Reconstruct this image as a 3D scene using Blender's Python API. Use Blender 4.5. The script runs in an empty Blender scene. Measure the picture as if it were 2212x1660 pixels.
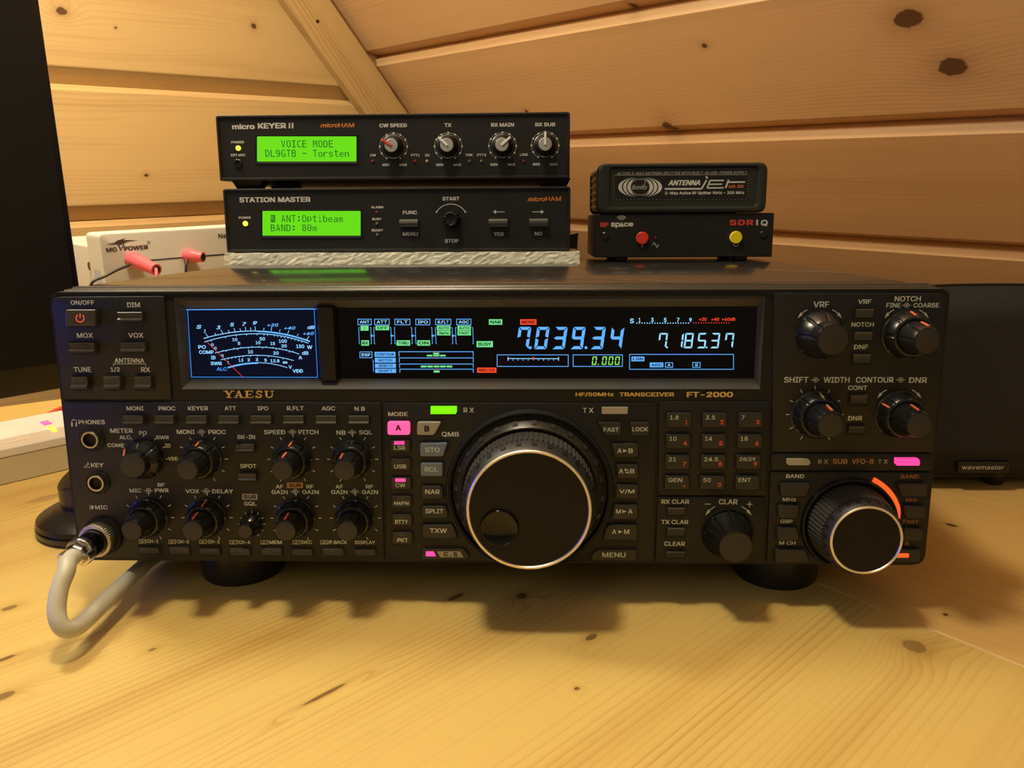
import bpy, math, random
from mathutils import Vector, Matrix
import bmesh
random.seed(7)
S = bpy.context.scene
COL = S.collection

# ------------------------------------------------------------------ camera, world, lights, exposure
FPX = 1780.0; CX, CY = 1106.0, 830.0
SA = 0.0665; CA = math.sqrt(1 - SA * SA)          # the radio leans back on its raised front feet
TILT = Matrix(((1, 0, 0), (0, CA, SA), (0, -SA, CA)))
TOFF = Vector((0, 0, .0208))
def axes(p, y, r):
    f = Vector((-math.sin(y) * math.cos(p), math.cos(y) * math.cos(p), -math.sin(p)))
    rt = Vector((math.cos(y), math.sin(y), 0)); up = rt.cross(f)
    c, s = math.cos(r), math.sin(r)
    return c * rt + s * up, c * up - s * rt, f
_r, _u, _f = axes(0.19119102, 0.03023411, -0.00619728)
CAM = TILT @ Vector((0.224978, -0.37525645, 0.16086665)) + TOFF
RT, UP, FW = TILT @ _r, TILT @ _u, TILT @ _f
cd = bpy.data.cameras.new('camera'); cam = bpy.data.objects.new('camera', cd); COL.objects.link(cam)
cd.sensor_width = 36; cd.lens = 36 * FPX / 2212; cd.clip_start = .01
cam.matrix_world = Matrix(((RT.x, UP.x, -FW.x, CAM.x), (RT.y, UP.y, -FW.y, CAM.y), (RT.z, UP.z, -FW.z, CAM.z), (0, 0, 0, 1)))
S.camera = cam

w = bpy.data.worlds.new('room_bounce'); S.world = w; w.use_nodes = True
wb = w.node_tree.nodes['Background']; wb.inputs[0].default_value = (1.0, .80, .54, 1); wb.inputs[1].default_value = .19

wn = w.node_tree.nodes; wl_ = w.node_tree.links      # a room: lit upper walls and ceiling, dark floor
wg = wn.new('ShaderNodeTexCoord'); ws = wn.new('ShaderNodeSeparateXYZ'); wm = wn.new('ShaderNodeMapRange')
wm.inputs[1].default_value = -.35; wm.inputs[2].default_value = .45; wm.inputs[3].default_value = .035; wm.inputs[4].default_value = .235
wl_.new(wg.outputs['Generated'], ws.inputs[0]); wl_.new(ws.outputs[2], wm.inputs[0]); wl_.new(wm.outputs[0], wb.inputs[1])

def lamp(name, loc, power, color, size, kind='POINT', aim=None, shape=None):
    l = bpy.data.lights.new(name, kind); l.energy = power; l.color = color
    if kind == 'AREA': l.size = size
    else: l.shadow_soft_size = size
    o = bpy.data.objects.new(name, l); COL.objects.link(o); o.location = loc
    if aim is not None: o.rotation_euler = (Vector(aim) - Vector(loc)).to_track_quat('-Z', 'Y').to_euler()
    return o
lamp('wall_lamp', (-.22, .20, .64), 12, (1, .90, .67), .065)
lamp('ceiling_lamp', (.07, -.02, .88), 12, (1, .90, .67), .055)
lamp('fill_lamp', (-.55, -1.2, 1.0), 3.6, (1, .88, .66), .25)  # fill light added behind the camera to brighten the front faces

S.view_settings.view_transform = 'Standard'; S.view_settings.look = 'None'
S.view_settings.exposure = 0.0; S.view_settings.gamma = 1.0; S.view_settings.use_curve_mapping = False

def ray(px, py): return FW + (px - CX) / FPX * RT - (py - CY) / FPX * UP
def on_plane(px, py, p, n):
    d = ray(px, py); return CAM + ((Vector(p) - CAM).dot(n) / d.dot(n)) * d

# ------------------------------------------------------------------ materials
MATS = {}
def mat(name, color, rough=.5, metal=0, emit=None, es=0, spec=.5, bump=0, bscale=400, vary=0, coat=0, trans=0):
    m = bpy.data.materials.new(name); m.use_nodes = True; nt = m.node_tree; b = nt.nodes['Principled BSDF']
    b.inputs['Base Color'].default_value = (*color, 1); b.inputs['Roughness'].default_value = rough
    b.inputs['Metallic'].default_value = metal; b.inputs['Specular IOR Level'].default_value = spec
    b.inputs['Coat Weight'].default_value = coat; b.inputs['Coat Roughness'].default_value = .05
    b.inputs['Transmission Weight'].default_value = trans
    if emit: b.inputs['Emission Color'].default_value = (*emit, 1); b.inputs['Emission Strength'].default_value = es
    if bump or vary:
        tc = nt.nodes.new('ShaderNodeTexCoord'); n = nt.nodes.new('ShaderNodeTexNoise')
        n.inputs['Scale'].default_value = bscale; n.inputs['Detail'].default_value = 4
        nt.links.new(tc.outputs['Object'], n.inputs['Vector'])
        if bump:
            bp = nt.nodes.new('ShaderNodeBump'); bp.inputs['Strength'].default_value = bump; bp.inputs['Distance'].default_value = .0006
            nt.links.new(n.outputs['Fac'], bp.inputs['Height']); nt.links.new(bp.outputs['Normal'], b.inputs['Normal'])
        if vary:
            mr = nt.nodes.new('ShaderNodeMapRange'); mr.inputs[1].default_value = .3; mr.inputs[2].default_value = .7
            mr.inputs[3].default_value = 1 - vary; mr.inputs[4].default_value = 1 + vary
            vm = nt.nodes.new('ShaderNodeVectorMath'); vm.operation = 'SCALE'; vm.inputs[0].default_value = color
            nt.links.new(n.outputs['Fac'], mr.inputs[0]); nt.links.new(mr.outputs[0], vm.inputs['Scale']); nt.links.new(vm.outputs[0], b.inputs['Base Color'])
    MATS[name] = m; return m
mat('panel', (.0135, .0150, .0150), .42, spec=.35, bump=.25, bscale=1800)
mat('panelbase', (.0095, .0104, .0104), .40, spec=.35, bump=.2, bscale=1800)
mat('well', (.004, .004, .004), .6)
mat('key', (.048, .047, .041), .36)
mat('knob', (.010, .011, .011), .27, coat=.08)
mat('knobcap', (.030, .028, .026), .45, bump=.2, bscale=1500)
mat('rubber', (.05, .05, .046), .62, bump=.3, bscale=1200)
mat('cover', (.022, .021, .020), .20, bump=.12, bscale=900, coat=.3)
mat('lip', (.030, .029, .024), .34)
mat('print', (.72, .80, .72), .55)
mat('key2', (.024, .026, .025), .38)
mat('printdim', (.42, .41, .33), .6)
mat('gold', (.80, .60, .20), .4, metal=.35)
mat('bronze', (.55, .27, .10), .5)
mat('orange', (.85, .20, .08), .5)
mat('orangedim', (.42, .16, .05), .5)
mat('keyred', (.80, .11, .05), .5)
mat('black', (.006, .006, .006), .5, spec=.3)
mat('gloss', (.003, .003, .0035), .06, spec=.4)
mat('ledge', (.085, .084, .070), .35)
mat('goldring', (1, .94, .82), .38, metal=1)
mat('chrome', (.75, .70, .64), .16, metal=1)
mat('chromerough', (.62, .56, .46), .30, metal=1, bump=.5, bscale=2500)
mat('jackring', (.55, .53, .52), .25, metal=1)
mat('beige', (.42, .40, .32), .35)
mat('bluekey', (.17, .24, .34), .35)
mat('offlamp', (.48, .46, .36), .3)
mat('dimwin', (.055, .05, .035), .4)
mat('pink', (.9, .06, .25), .4, emit=(1, .045, .28), es=1.35)
mat('pinksoft', (.9, .1, .3), .4, emit=(1, .085, .32), es=1.1)
mat('pinktext', (.12, .0, .03), .5)
mat('green', (.2, .9, .02), .4, emit=(.16, 1, .0), es=.95)
mat('redorange', (.9, .1, .02), .4, emit=(1, .085, .012), es=1.3)
mat('powericon', (.8, .1, .05), .4, emit=(1, .10, .05), es=.55)
mat('vfdblue', (.05, .1, .2), .4, emit=(.10, .42, 1), es=1.05)
mat('vfdpale', (.05, .1, .2), .4, emit=(.30, .66, 1), es=1.15)
mat('vfdgreen', (.05, .2, .1), .4, emit=(.18, .85, .30), es=.85)
mat('vfdlime', (.05, .2, .1), .4, emit=(.28, .95, .12), es=.9)
mat('vfdred', (.2, .03, .02), .4, emit=(1, .06, .02), es=.9)
mat('vfdink', (.002, .012, .01), .4)
mat('metertext', (.1, .2, .4), .4, emit=(.22, .58, 1), es=1.15)
mat('meterblue', (.03, .1, .3), .4, emit=(.03, .30, 1), es=1.1)
mat('meterface', (.002, .003, .006), .10, emit=(.004, .010, .05), es=.25, spec=.3)
mat('needle', (.8, .05, .05), .4, emit=(1, .06, .06), es=.5)
mat('lcd', (.04, .12, .005), .3, emit=(.14, .80, .006), es=.84)
mat('lcdink', (.0, .07, .01), .5, emit=(0, .075, .004), es=1)
mat('boxblack', (.014, .013, .012), .42, spec=.35, bump=.35, bscale=1400)
mat('boxface', (.014, .014, .012), .46, spec=.3, bump=.3, bscale=1700)
mat('whiteprint', (.62, .61, .55), .5)
mat('orangeprint', (.72, .22, .04), .5)
mat('graycap', (.36, .36, .33), .4)
mat('redline', (.75, .06, .05), .4)
mat('whiteline', (.92, .9, .85), .35)
mat('ledyellow', (.9, .8, .1), .3, emit=(1, .82, .06), es=1.2)
mat('ledredoff', (.25, .03, .02), .2)
mat('ledamber', (.40, .30, .16), .2)
mat('ledgrey', (.14, .15, .09), .2)
mat('foam', (.88, .88, .70), .75, bump=.55, bscale=1500, vary=.28)
mat('redcap', (.85, .05, .035), .3)
mat('yellowcap', (.90, .72, .01), .3)
mat('ledpurple', (.20, .01, .05), .2)
mat('splitter', (.020, .022, .018), .28, bump=.1, bscale=900, coat=.3)
mat('psu', (.70, .67, .57), .5, bump=.1, bscale=1200)
mat('psuwhite', (.80, .79, .72), .45)
mat('psuink', (.10, .07, .05), .6)
mat('bluelabel', (.50, .56, .72), .5)
mat('coral', (.88, .14, .17), .38)
mat('wire', (.03, .03, .03), .5)
mat('redwire', (.75, .08, .06), .4)
mat('cable', (.56, .55, .44), .42)
mat('whitebox', (.66, .60, .44), .5)
mat('whitetop', (.86, .84, .80), .4)
mat('monitor', (.006, .006, .006), .35)
mat('screen', (.004, .004, .004), .45)
mat('blue_glow', (.02, .03, .2), .4, emit=(.05, .10, 1), es=12)  # emission for the added patch that throws blue onto the radio
mat('cloth', (.020, .020, .019), .8, bump=.8, bscale=2500)
mat('speakerbody', (.010, .010, .010), .35)
mat('basebrown', (.022, .017, .013), .25)
mat('purple', (.045, .010, .055), .4)
mat('screw', (.10, .09, .07), .3, metal=1)
mat('finbrown', (.16, .09, .05), .35, metal=.6)

def wood(name, knots, light, dark, ring=55, seedv=0.0, plank=None, rough=.38, fine=.35, warp=.05, lines=1.3, pv=.16, jit=1.6, streak=.5):
    """procedural pine: U runs along the grain, V across it (metres)"""
    m = bpy.data.materials.new(name); m.use_nodes = True; nt = m.node_tree; N = nt.nodes; Lk = nt.links
    b = N['Principled BSDF']; b.inputs['Roughness'].default_value = rough
    uv = N.new('ShaderNodeUVMap'); uv.uv_map = 'UVMap'
    sp = N.new('ShaderNodeSeparateXYZ'); Lk.new(uv.outputs[0], sp.inputs[0])
    def M(op, a, b_=None, c=None):
        n = N.new('ShaderNodeMath'); n.operation = op
        for i, v in enumerate((a, b_, c)):
            if v is None: continue
            if isinstance(v, (int, float)): n.inputs[i].default_value = v
            else: Lk.new(v, n.inputs[i])
        return n.outputs[0]
    U, V = sp.outputs[0], sp.outputs[1]
    if plank:
        pid = M('FLOOR', M('DIVIDE', M('SUBTRACT', V, plank[1]), plank[0]))
    else: pid = 0.0
    off = M('MULTIPLY', pid, 3.71) if plank else 0.0
    def noise(su, sv, detail=2, scale=1, z=0.0):
        c = N.new('ShaderNodeCombineXYZ'); Lk.new(M('MULTIPLY', U, su), c.inputs[0]); Lk.new(M('MULTIPLY', V, sv), c.inputs[1])
        if plank: Lk.new(M('ADD', off, z + seedv), c.inputs[2])
        else: c.inputs[2].default_value = z + seedv
        n = N.new('ShaderNodeTexNoise'); n.inputs['Scale'].default_value = scale; n.inputs['Detail'].default_value = detail
        Lk.new(c.outputs[0], n.inputs['Vector']); return n.outputs['Fac']
    low = noise(1.6, 8, 1.0)
    low2 = noise(6, 26, 2, z=5)
    kno = noise(160, 220, 3, z=33)
    kn = None; kd = None; kh = None
    for (ku, kv, ra, rb, *ks) in knots:
        du = M('DIVIDE', M('SUBTRACT', U, ku), ra); dv = M('DIVIDE', M('SUBTRACT', V, kv), rb)
        d2 = M('ADD', M('MULTIPLY', du, du), M('MULTIPLY', dv, dv))
        d2 = M('ADD', d2, M('MULTIPLY', M('SUBTRACT', kno, .5), .9)); g = M('MULTIPLY', M('MINIMUM', M('MAXIMUM', M('MULTIPLY', M('SUBTRACT', .80, d2), 3.5), M('MULTIPLY', M('EXPONENT', M('MULTIPLY', d2, -.9)), .40)), 1.0), ks[0] if ks else 1.0); h = M('EXPONENT', M('MULTIPLY', d2, -.16))
        kd = g if kd is None else M('MAXIMUM', kd, g)
        kh = h if kh is None else M('ADD', kh, h)
    ph = M('MULTIPLY', V, ring)
    ph = M('ADD', ph, M('MULTIPLY', low, ring * warp))
    ph = M('ADD', ph, M('MULTIPLY', low2, ring * warp * .12))
    ph = M('ADD', ph, M('MULTIPLY', noise(1.0, 55, 2, z=21), jit))
    if kh is not None: ph = M('ADD', ph, M('MULTIPLY', kh, 2.6))
    fr = M('FRACT', ph)
    # early wood rises slowly, late wood drops quickly
    line = M('MULTIPLY', M('POWER', fr, 4.0), M('SUBTRACT', 1.0, M('POWER', fr, 18.0)))
    fib = noise(14, 1500, 2, z=9)
    amp = M('MULTIPLY', M('MAXIMUM', M('SUBTRACT', noise(1.1, 16, 1, z=3), .28), .03), lines * 2)
    fac = M('MULTIPLY', line, amp)
    fac = M('ADD', M('MULTIPLY', fac, 1.0), M('MULTIPLY', M('SUBTRACT', fib, .5), fine))
    fac = M('ADD', fac, M('MULTIPLY', M('SUBTRACT', noise(2.2, 34, 2, z=14), .5), streak))
    if kh is not None: fac = M('ADD', fac, M('MULTIPLY', M('MINIMUM', kh, 1.0), .34))
    cr = N.new('ShaderNodeValToRGB'); cr.color_ramp.elements[0].position = 0; cr.color_ramp.elements[0].color = (*light, 1)
    cr.color_ramp.elements[1].position = 1; cr.color_ramp.elements[1].color = (*dark, 1)
    Lk.new(fac, cr.inputs[0]); colr = cr.outputs[0]
    if kd is not None:
        mx = N.new('ShaderNodeMix'); mx.data_type = 'RGBA'
        Lk.new(M('MINIMUM', M('MULTIPLY', kd, .9), .9), mx.inputs[0]); Lk.new(colr, mx.inputs[6]); mx.inputs[7].default_value = (.07, .022, .008, 1); colr = mx.outputs[2]
    if plank:
        mr = M('ADD', M('MULTIPLY', M('FRACT', M('MULTIPLY', M('SINE', M('MULTIPLY', pid, 12.9898)), 43.7)), pv), 1 - pv / 2)
        vm = N.new('ShaderNodeVectorMath'); vm.operation = 'SCALE'; Lk.new(colr, vm.inputs[0]); Lk.new(mr, vm.inputs['Scale']); colr = vm.outputs[0]
    Lk.new(colr, b.inputs['Base Color'])
    bp = N.new('ShaderNodeBump'); bp.inputs['Strength'].default_value = .12; bp.inputs['Distance'].default_value = .0004; bp.invert = True
    Lk.new(fac, bp.inputs['Height']); Lk.new(bp.outputs[0], b.inputs['Normal'])
    MATS[name] = m; return m

# ------------------------------------------------------------------ fonts and text outlines
FONTS = {}
try:
    import os
    d = os.path.join(bpy.utils.resource_path('LOCAL'), 'datafiles', 'fonts')
    FONTS['sans'] = bpy.data.fonts.load(os.path.join(d, 'Inter.woff2'))
    FONTS['mono'] = bpy.data.fonts.load(os.path.join(d, 'DejaVuSansMono.woff2'))
except Exception as e:
    print('font fallback', e)
_tc = {}
def text_shape(s, font='sans', bold=.018, shear=0, space=1.0):
    k = (s, font, round(bold, 3), shear, space)
    if k in _tc: return _tc[k]
    def raw(t):
        cu = bpy.data.curves.new('t', 'FONT'); cu.body = t
        if font in FONTS: cu.font = FONTS[font]
        cu.shear = 0; cu.resolution_u = 3; cu.fill_mode = 'FRONT'; cu.space_character = space
        ob = bpy.data.objects.new('t', cu); me = bpy.data.meshes.new_from_object(ob)
        a = [(v.co.x, v.co.y) for v in me.vertices]; b = [tuple(p.vertices) for p in me.polygons]
        bpy.data.objects.remove(ob); bpy.data.curves.remove(cu); bpy.data.meshes.remove(me); return a, b
    if font == 'sans' and 'sans' in FONTS and any(c in 'K4' for c in s):
        # these two glyphs have overlapping outlines that fill wrongly, so they are drawn from plain strokes
        vs, fs = [], []
        for i, ch in enumerate(s):
            if ch == ' ': continue
            g, gf = raw(ch); ox = max(v[0] for v in raw(s[:i + 1])[0]) - max(v[0] for v in g)
            if ch in 'K4':
                x0 = min(v[0] for v in g); x1 = max(v[0] for v in g); H_ = max(v[1] for v in g); W_ = x1 - x0
                if ch == 'K': q = [[(0, 0), (.165, 0), (.165, 1), (0, 1)], [(.165, .28), (.78, 1), (1, 1), (.165, .06 + .10)], [(.33, .50), (.44, .62), (1, 0), (.80, 0)]]
                else: q = [[(0, .20), (1, .20), (1, .34), (0, .34)], [(.62, 0), (.78, 0), (.78, 1), (.62, 1)], [(0, .30), (.20, .30), (.78, 1), (.56, 1)]]
                g = [(x0 + a * W_, b * H_) for p in q for a, b in p]; gf = [(0, 1, 2, 3), (4, 5, 6, 7), (8, 9, 10, 11)]
            o = len(vs); vs += [(x + ox, y) for x, y in g]; fs += [tuple(o + n for n in f) for f in gf]
    else: vs, fs = raw(s)
    vs = [(x + shear * y, y) for x, y in vs]
    if not vs: return [], []
    if bold > .004:
        base, bf = vs, fs; vs, fs = [], []; e = bold * 1.0
        for dx, dy in ((-1, -.8), (1, -.8), (1, .8), (-1, .8), (0, 0)):
            o = len(vs); vs += [(x + dx * e, y + dy * e) for x, y in base]; fs += [tuple(o + i for i in f) for f in bf]
    x0 = min(v[0] for v in vs); x1 = max(v[0] for v in vs); y0 = min(v[1] for v in vs); y1 = max(v[1] for v in vs)
    sx = max(x1 - x0, 1e-6); sy = max(y1 - y0, 1e-6)
    r = ([((x - x0) / sx - .5, (y - y0) / sy - .5) for x, y in vs], fs); _tc[k] = r; return r

# ------------------------------------------------------------------ frames and mesh builder
class Frame:
    """local space of one device: x right, y into the scene, z up; P() turns a photo pixel into (x, z) on the plane at distance d in front of local y=0"""
    def __init__(s, o, R=TILT, root=None):
        s.o = Vector(o); s.R = R; s.Ri = R.transposed(); s.c = s.Ri @ (CAM - s.o)
    def P(s, px, py, d=0.0):
        r = s.Ri @ ray(px, py); t = (-d - s.c.y) / r.y; p = s.c + t * r; return (p.x, p.z)
    def Q(s, px, py, d=0.0):
        x, z = s.P(px, py, d); return Vector((x, -d, z))
    def world(s, p): return s.R @ Vector(p) + s.o

def roundpoly(pts, r, n=3):
    out = []; k = len(pts)
    rs = r if isinstance(r, (list, tuple)) else [r] * k
    for i in range(k):
        p = Vector(pts[i]); a = Vector(pts[i - 1]) - p; b = Vector(pts[(i + 1) % k]) - p
        rr = rs[i]
        if rr <= 0: out.append((p.x, p.y)); continue
        la, lb = a.length, b.length; a.normalize(); b.normalize()
        t = min(rr, la * .49, lb * .49)
        p0 = p + a * t; p1 = p + b * t
        for j in range(n + 1):
            q = j / n; v = p0 * (1 - q) ** 2 + p * 2 * q * (1 - q) + p1 * q * q
            out.append((v.x, v.y))
    return out
def inset(pts, e):
    k = len(pts); A = sum(pts[i][0] * pts[(i + 1) % k][1] - pts[(i + 1) % k][0] * pts[i][1] for i in range(k))
    sg = 1 if A > 0 else -1; out = []
    for i in range(k):
        p = Vector(pts[i]); a = (p - Vector(pts[i - 1])); b = (Vector(pts[(i + 1) % k]) - p)
        if a.length < 1e-9: a = b
        if b.length < 1e-9: b = a
        a.normalize(); b.normalize()
        n1 = Vector((-a.y, a.x)) * sg; n2 = Vector((-b.y, b.x)) * sg; n = n1 + n2
        if n.length < 1e-6: n = n1
        n.normalize(); c = max(n.dot(n1), .4); q = p + n * (e / c); out.append((q.x, q.y))
    return out

class MB:
    def __init__(s, fr=None): s.V = []; s.F = []; s.M = []; s.fr = fr; s.UV = None
    def add(s, vs, fs, m):
        o = len(s.V); s.V += [tuple(v) for v in vs]; s.F += [tuple(o + i for i in f) for f in fs]; s.M += [m] * len(fs); return s
    def box(s, x0, x1, y0, y1, z0, z1, m, bev=0):
        if bev:
            p = roundpoly([(x0, z0), (x1, z0), (x1, z1), (x0, z1)], bev, 3); return s.prism(p, -y1, -y0, bev * .6, m, backbev=True)
        v = [(x, y, z) for z in (z0, z1) for y in (y0, y1) for x in (x0, x1)]
        return s.add(v, [(0, 2, 3, 1), (4, 5, 7, 6), (0, 1, 5, 4), (2, 6, 7, 3), (0, 4, 6, 2), (1, 3, 7, 5)], m)
    def prism(s, pts, d0, d1, bev, m, top=None, backbev=False):
        """outline (x,z) extruded from depth d0 to d1 (positive d = towards the viewer)"""
        k = len(pts); top = top or m
        rings = []
        if backbev and bev: rings.append((inset(pts, bev), d0)); rings.append((pts, d0 + bev))
        else: rings.append((pts, d0))
        if bev:
            rings.append((pts, d1 - bev)); rings.append((inset(pts, bev * .35), d1 - bev * .3)); rings.append((inset(pts, bev), d1))
        else: rings.append((pts, d1))
        v = []
        for rp, d in rings: v += [(x, -d, z) for x, z in rp]
        f = []
        for r in range(len(rings) - 1):
            for i in range(k):
                j = (i + 1) % k; f.append((r * k + i, r * k + j, (r + 1) * k + j, (r + 1) * k + i))
        f.append(tuple(range(k)))
        s.add(v, f, m); n = len(rings) - 1
        s.add(v[n * k:], [tuple(range(k))], top); return s
    def flat(s, pts, d, m):
        return s.add([(x, -d, z) for x, z in pts], [tuple(range(len(pts)))], m)
    def profx(s, prof, x0, x1, m, caps=True):
        """profile of (d,z) points extruded along x"""
        k = len(prof); v = [(x, -d, z) for x in (x0, x1) for d, z in prof]
        f = [(i, (i + 1) % k, k + (i + 1) % k, k + i) for i in range(k)]
        if caps: f += [tuple(range(k)), tuple(range(k, 2 * k))]
        return s.add(v, f, m)
    def lathe(s, c, prof, m, n=40, flute=None, m2=None, cap0=True, cap1=True, zmin=None, mats=None):
        """spin (d,r) about the axis through c=(x,z) pointing at the viewer"""
        v = []
        for k, (d, r) in enumerate(prof):
            for i in range(n):
                a = 2 * math.pi * i / n; rr = r
                if flute and flute[2] <= k <= flute[3]:
                    ph = (i * flute[0] / n) % 1.0
                    if ph < flute[4]: rr = r - flute[1]
                z = c[1] + rr * math.cos(a)
                if zmin is not None: z = max(z, zmin)
                v.append((c[0] + rr * math.sin(a), -d, z))
        L = len(prof)
        for k in range(L - 1):
            f = [(k * n + i, k * n + (i + 1) % n, (k + 1) * n + (i + 1) % n, (k + 1) * n + i) for i in range(n)]
            s.add([], [], m); o = len(s.V)
            mm = mats[k] if mats else m
            if k == 0: base = o; s.V += v
            s.F += [tuple(base + q for q in t) for t in f]; s.M += [mm] * n
        if cap0: s.F.append(tuple(base + i for i in range(n))); s.M.append(m)
        if cap1: s.F.append(tuple(base + (L - 1) * n + i for i in range(n))); s.M.append(m2 or m)
        return s
    def tube(s, pts, r, m, n=12, caps=True):
        pts = [Vector(p) for p in pts]; k = len(pts); rs = r if isinstance(r, (list, tuple)) else [r] * k
        v = []; up = Vector((0, 0, 1)); prev = None
        for i, p in enumerate(pts):
            t = (pts[min(i + 1, k - 1)] - pts[max(i - 1, 0)]).normalized()
            if prev is None:
                a = t.cross(up)
                if a.length < .1: a = t.cross(Vector((1, 0, 0)))
            else: a = prev - t * prev.dot(t)
            a.normalize(); prev = a; b = t.cross(a)
            v += [p + (a * math.cos(2 * math.pi * j / n) + b * math.sin(2 * math.pi * j / n)) * rs[i] for j in range(n)]
        f = [(i * n + j, i * n + (j + 1) % n, (i + 1) * n + (j + 1) % n, (i + 1) * n + j) for i in range(k - 1) for j in range(n)]
        if caps: f += [tuple(range(n)), tuple(range((k - 1) * n, k * n))]
        return s.add(v, f, m)
    # --- things placed from photo pixels on the device's front plane
    def text(s, t, cx, cy, wpx, hpx, m, d=.0014, bold=.018, font='sans', shear=0, space=1.0):
        vs, fs = text_shape(t, font, bold, shear, space)
        if not vs: return s
        x0, _ = s.fr.P(cx - wpx / 2, cy, d); x1, _ = s.fr.P(cx + wpx / 2, cy, d)
        _, z0 = s.fr.P(cx, cy + hpx / 2, d); _, z1 = s.fr.P(cx, cy - hpx / 2, d); x, z = s.fr.P(cx, cy, d)
        k = 5 if bold > .004 else 1; n = len(vs) // k
        return s.add([(x + u * (x1 - x0), -d - 1.5e-6 * (i // n), z + q * (z1 - z0)) for i, (u, q) in enumerate(vs)], fs, m)
    def seg(s, p0, p1, wpx, m, d=.0014):
        """straight stroke between two photo pixels, wpx wide"""
        a = Vector(s.fr.P(*p0, d)); b = Vector(s.fr.P(*p1, d)); w2 = abs(s.fr.P(p0[0] + wpx, p0[1], d)[0] - a.x) / 2
        t = (b - a).normalized(); n = Vector((-t.y, t.x)) * w2
        return s.flat([tuple(a + n), tuple(b + n), tuple(b - n), tuple(a - n)], d, m)
    def path(s, pts, wpx, m, d=.0014):
        for a, b in zip(pts, pts[1:]): s.seg(a, b, wpx, m, d)
        return s
    def rect(s, x0, y0, x1, y1, m, d=.0014, r=0):
        p = [s.fr.P(x0, y1, d), s.fr.P(x1, y1, d), s.fr.P(x1, y0, d), s.fr.P(x0, y0, d)]
        return s.flat(roundpoly(p, r) if r else p, d, m)
    def frame(s, x0, y0, x1, y1, wpx, m, d=.0014):
        h = wpx / 2
        s.rect(x0, y0 - h, x1, y0 + h, m, d); s.rect(x0, y1 - h, x1, y1 + h, m, d)
        s.rect(x0 - h, y0 - h, x0 + h, y1 + h, m, d); return s.rect(x1 - h, y0 - h, x1 + h, y1 + h, m, d)
    def disc(s, cx, cy, rpx, m, d=.0014, n=20):
        x, z = s.fr.P(cx, cy, d); r = abs(s.fr.P(cx + rpx, cy, d)[0] - x)
        return s.flat([(x + r * math.cos(2 * math.pi * i / n), z + r * math.sin(2 * math.pi * i / n)) for i in range(n)], d, m)
    def arcp(s, cx, cy, rpx, a0, a1, wpx, m, d=.0014, n=14, ry=1.0):
        pts = [(cx + rpx * math.sin(math.radians(a0 + (a1 - a0) * i / n)), cy - ry * rpx * math.cos(math.radians(a0 + (a1 - a0) * i / n))) for i in range(n + 1)]
        return s.path(pts, wpx, m, d)
    def obj(s, name, parent=None, smooth=True, loc=None, uvf=None):
        me = bpy.data.meshes.new(name); me.from_pydata(s.V, [], s.F)
        ms = []
        for m in s.M:
            if m not in ms: ms.append(m)
        for m in ms: me.materials.append(MATS[m])
        me.polygons.foreach_set('material_index', [ms.index(m) for m in s.M])
        bm = bmesh.new(); bm.from_mesh(me)
        bmesh.ops.remove_doubles(bm, verts=bm.verts, dist=1e-7); bmesh.ops.recalc_face_normals(bm, faces=bm.faces)
        if uvf:
            ul = bm.loops.layers.uv.new('UVMap')
            for f in bm.faces:
                for l in f.loops: l[ul].uv = uvf(l.vert.co)
        bm.to_mesh(me); bm.free()
        if smooth:
            me.shade_smooth(); me.set_sharp_from_angle(angle=math.radians(32))
        else: me.shade_flat()
        o = bpy.data.objects.new(name, me); COL.objects.link(o)
        if parent is not None: o.parent = parent
        return o
def thing(name, label, cat, fr=None, group=None):
    o = bpy.data.objects.new(name, None); COL.objects.link(o); o.empty_display_size = .02
    if fr is not None:
        M4 = fr.R.to_4x4(); M4.translation = fr.o; o.matrix_world = M4
    o['label'] = label; o['category'] = cat
    if group: o['group'] = group
    return o
def tag(o, label, cat, group=None):
    o['label'] = label; o['category'] = cat
    if group: o['group'] = group
    return o

# ------------------------------------------------------------------ the room: plank gable wall, sloping plank wall, desks
D1 = Vector((.6888, .7249, 0)).normalized(); N1 = Vector((D1.y, -D1.x, 0))
GP = Vector((-.2822, .5569, .2252))
D2 = Vector((.6905, -.7233, 0)).normalized()
CP = Vector((.036, .892, .2855)); NR = Vector((.5433, .5188, .6601)).normalized()
SD = D2.cross(NR).normalized()
if SD.z > 0: SD = -SD
def guv(px, py): p = on_plane(px, py, GP, N1); return ((p - GP).dot(D1), p.z)
def ruv(px, py): p = on_plane(px, py, CP, NR); return ((p - CP).dot(D2), (p - CP).dot(SD))
def duv(px, py, ax, bx): p = on_plane(px, py, (0, 0, 0), Vector((0, 0, 1))); return (p.dot(ax), p.dot(bx))
LIGHT = (.66, .40, .17); DARK = (.44, .215, .075)
wood('pine_left', [(*guv(133, 24), .0065, .005), (*guv(548, 56), .004, .004), (*guv(316, 379), .003, .002), (*guv(250, 60), .0015, .0015)],
     (.60, .40, .165), (.38, .20, .07), ring=190, warp=.08, lines=.8, streak=1.5, plank=(.1457, .1511 - .1457 * 20), seedv=2.0)
wood('pine_right', [(*ruv(1358, 97), .010, .012), (*ruv(1110, 195), .0035, .003), (*ruv(2053, 117), .0145, .010), (*ruv(2003, 228), .0145, .010), (*ruv(1584, 252), .0035, .003),
     (*ruv(1502, 335), .005, .006), (*ruv(1745, 436), .012, .007), (*ruv(2048, 465), .0075, .004), (*ruv(2150, 640), .006, .004)],
     (.70, .44, .215), (.44, .215, .085), ring=250, warp=.05, lines=.55, streak=.6, plank=(.151, .0675 - .151 * 20), seedv=11.0)
wood('pine_beam', [], (.56, .36, .14), (.30, .14, .04), ring=110, seedv=20.0, warp=.12, lines=1.8, streak=.9)
def kd1(px, py, a, b, k=.8): return (*duv(px, py, D1, N1), a, b, k)
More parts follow.
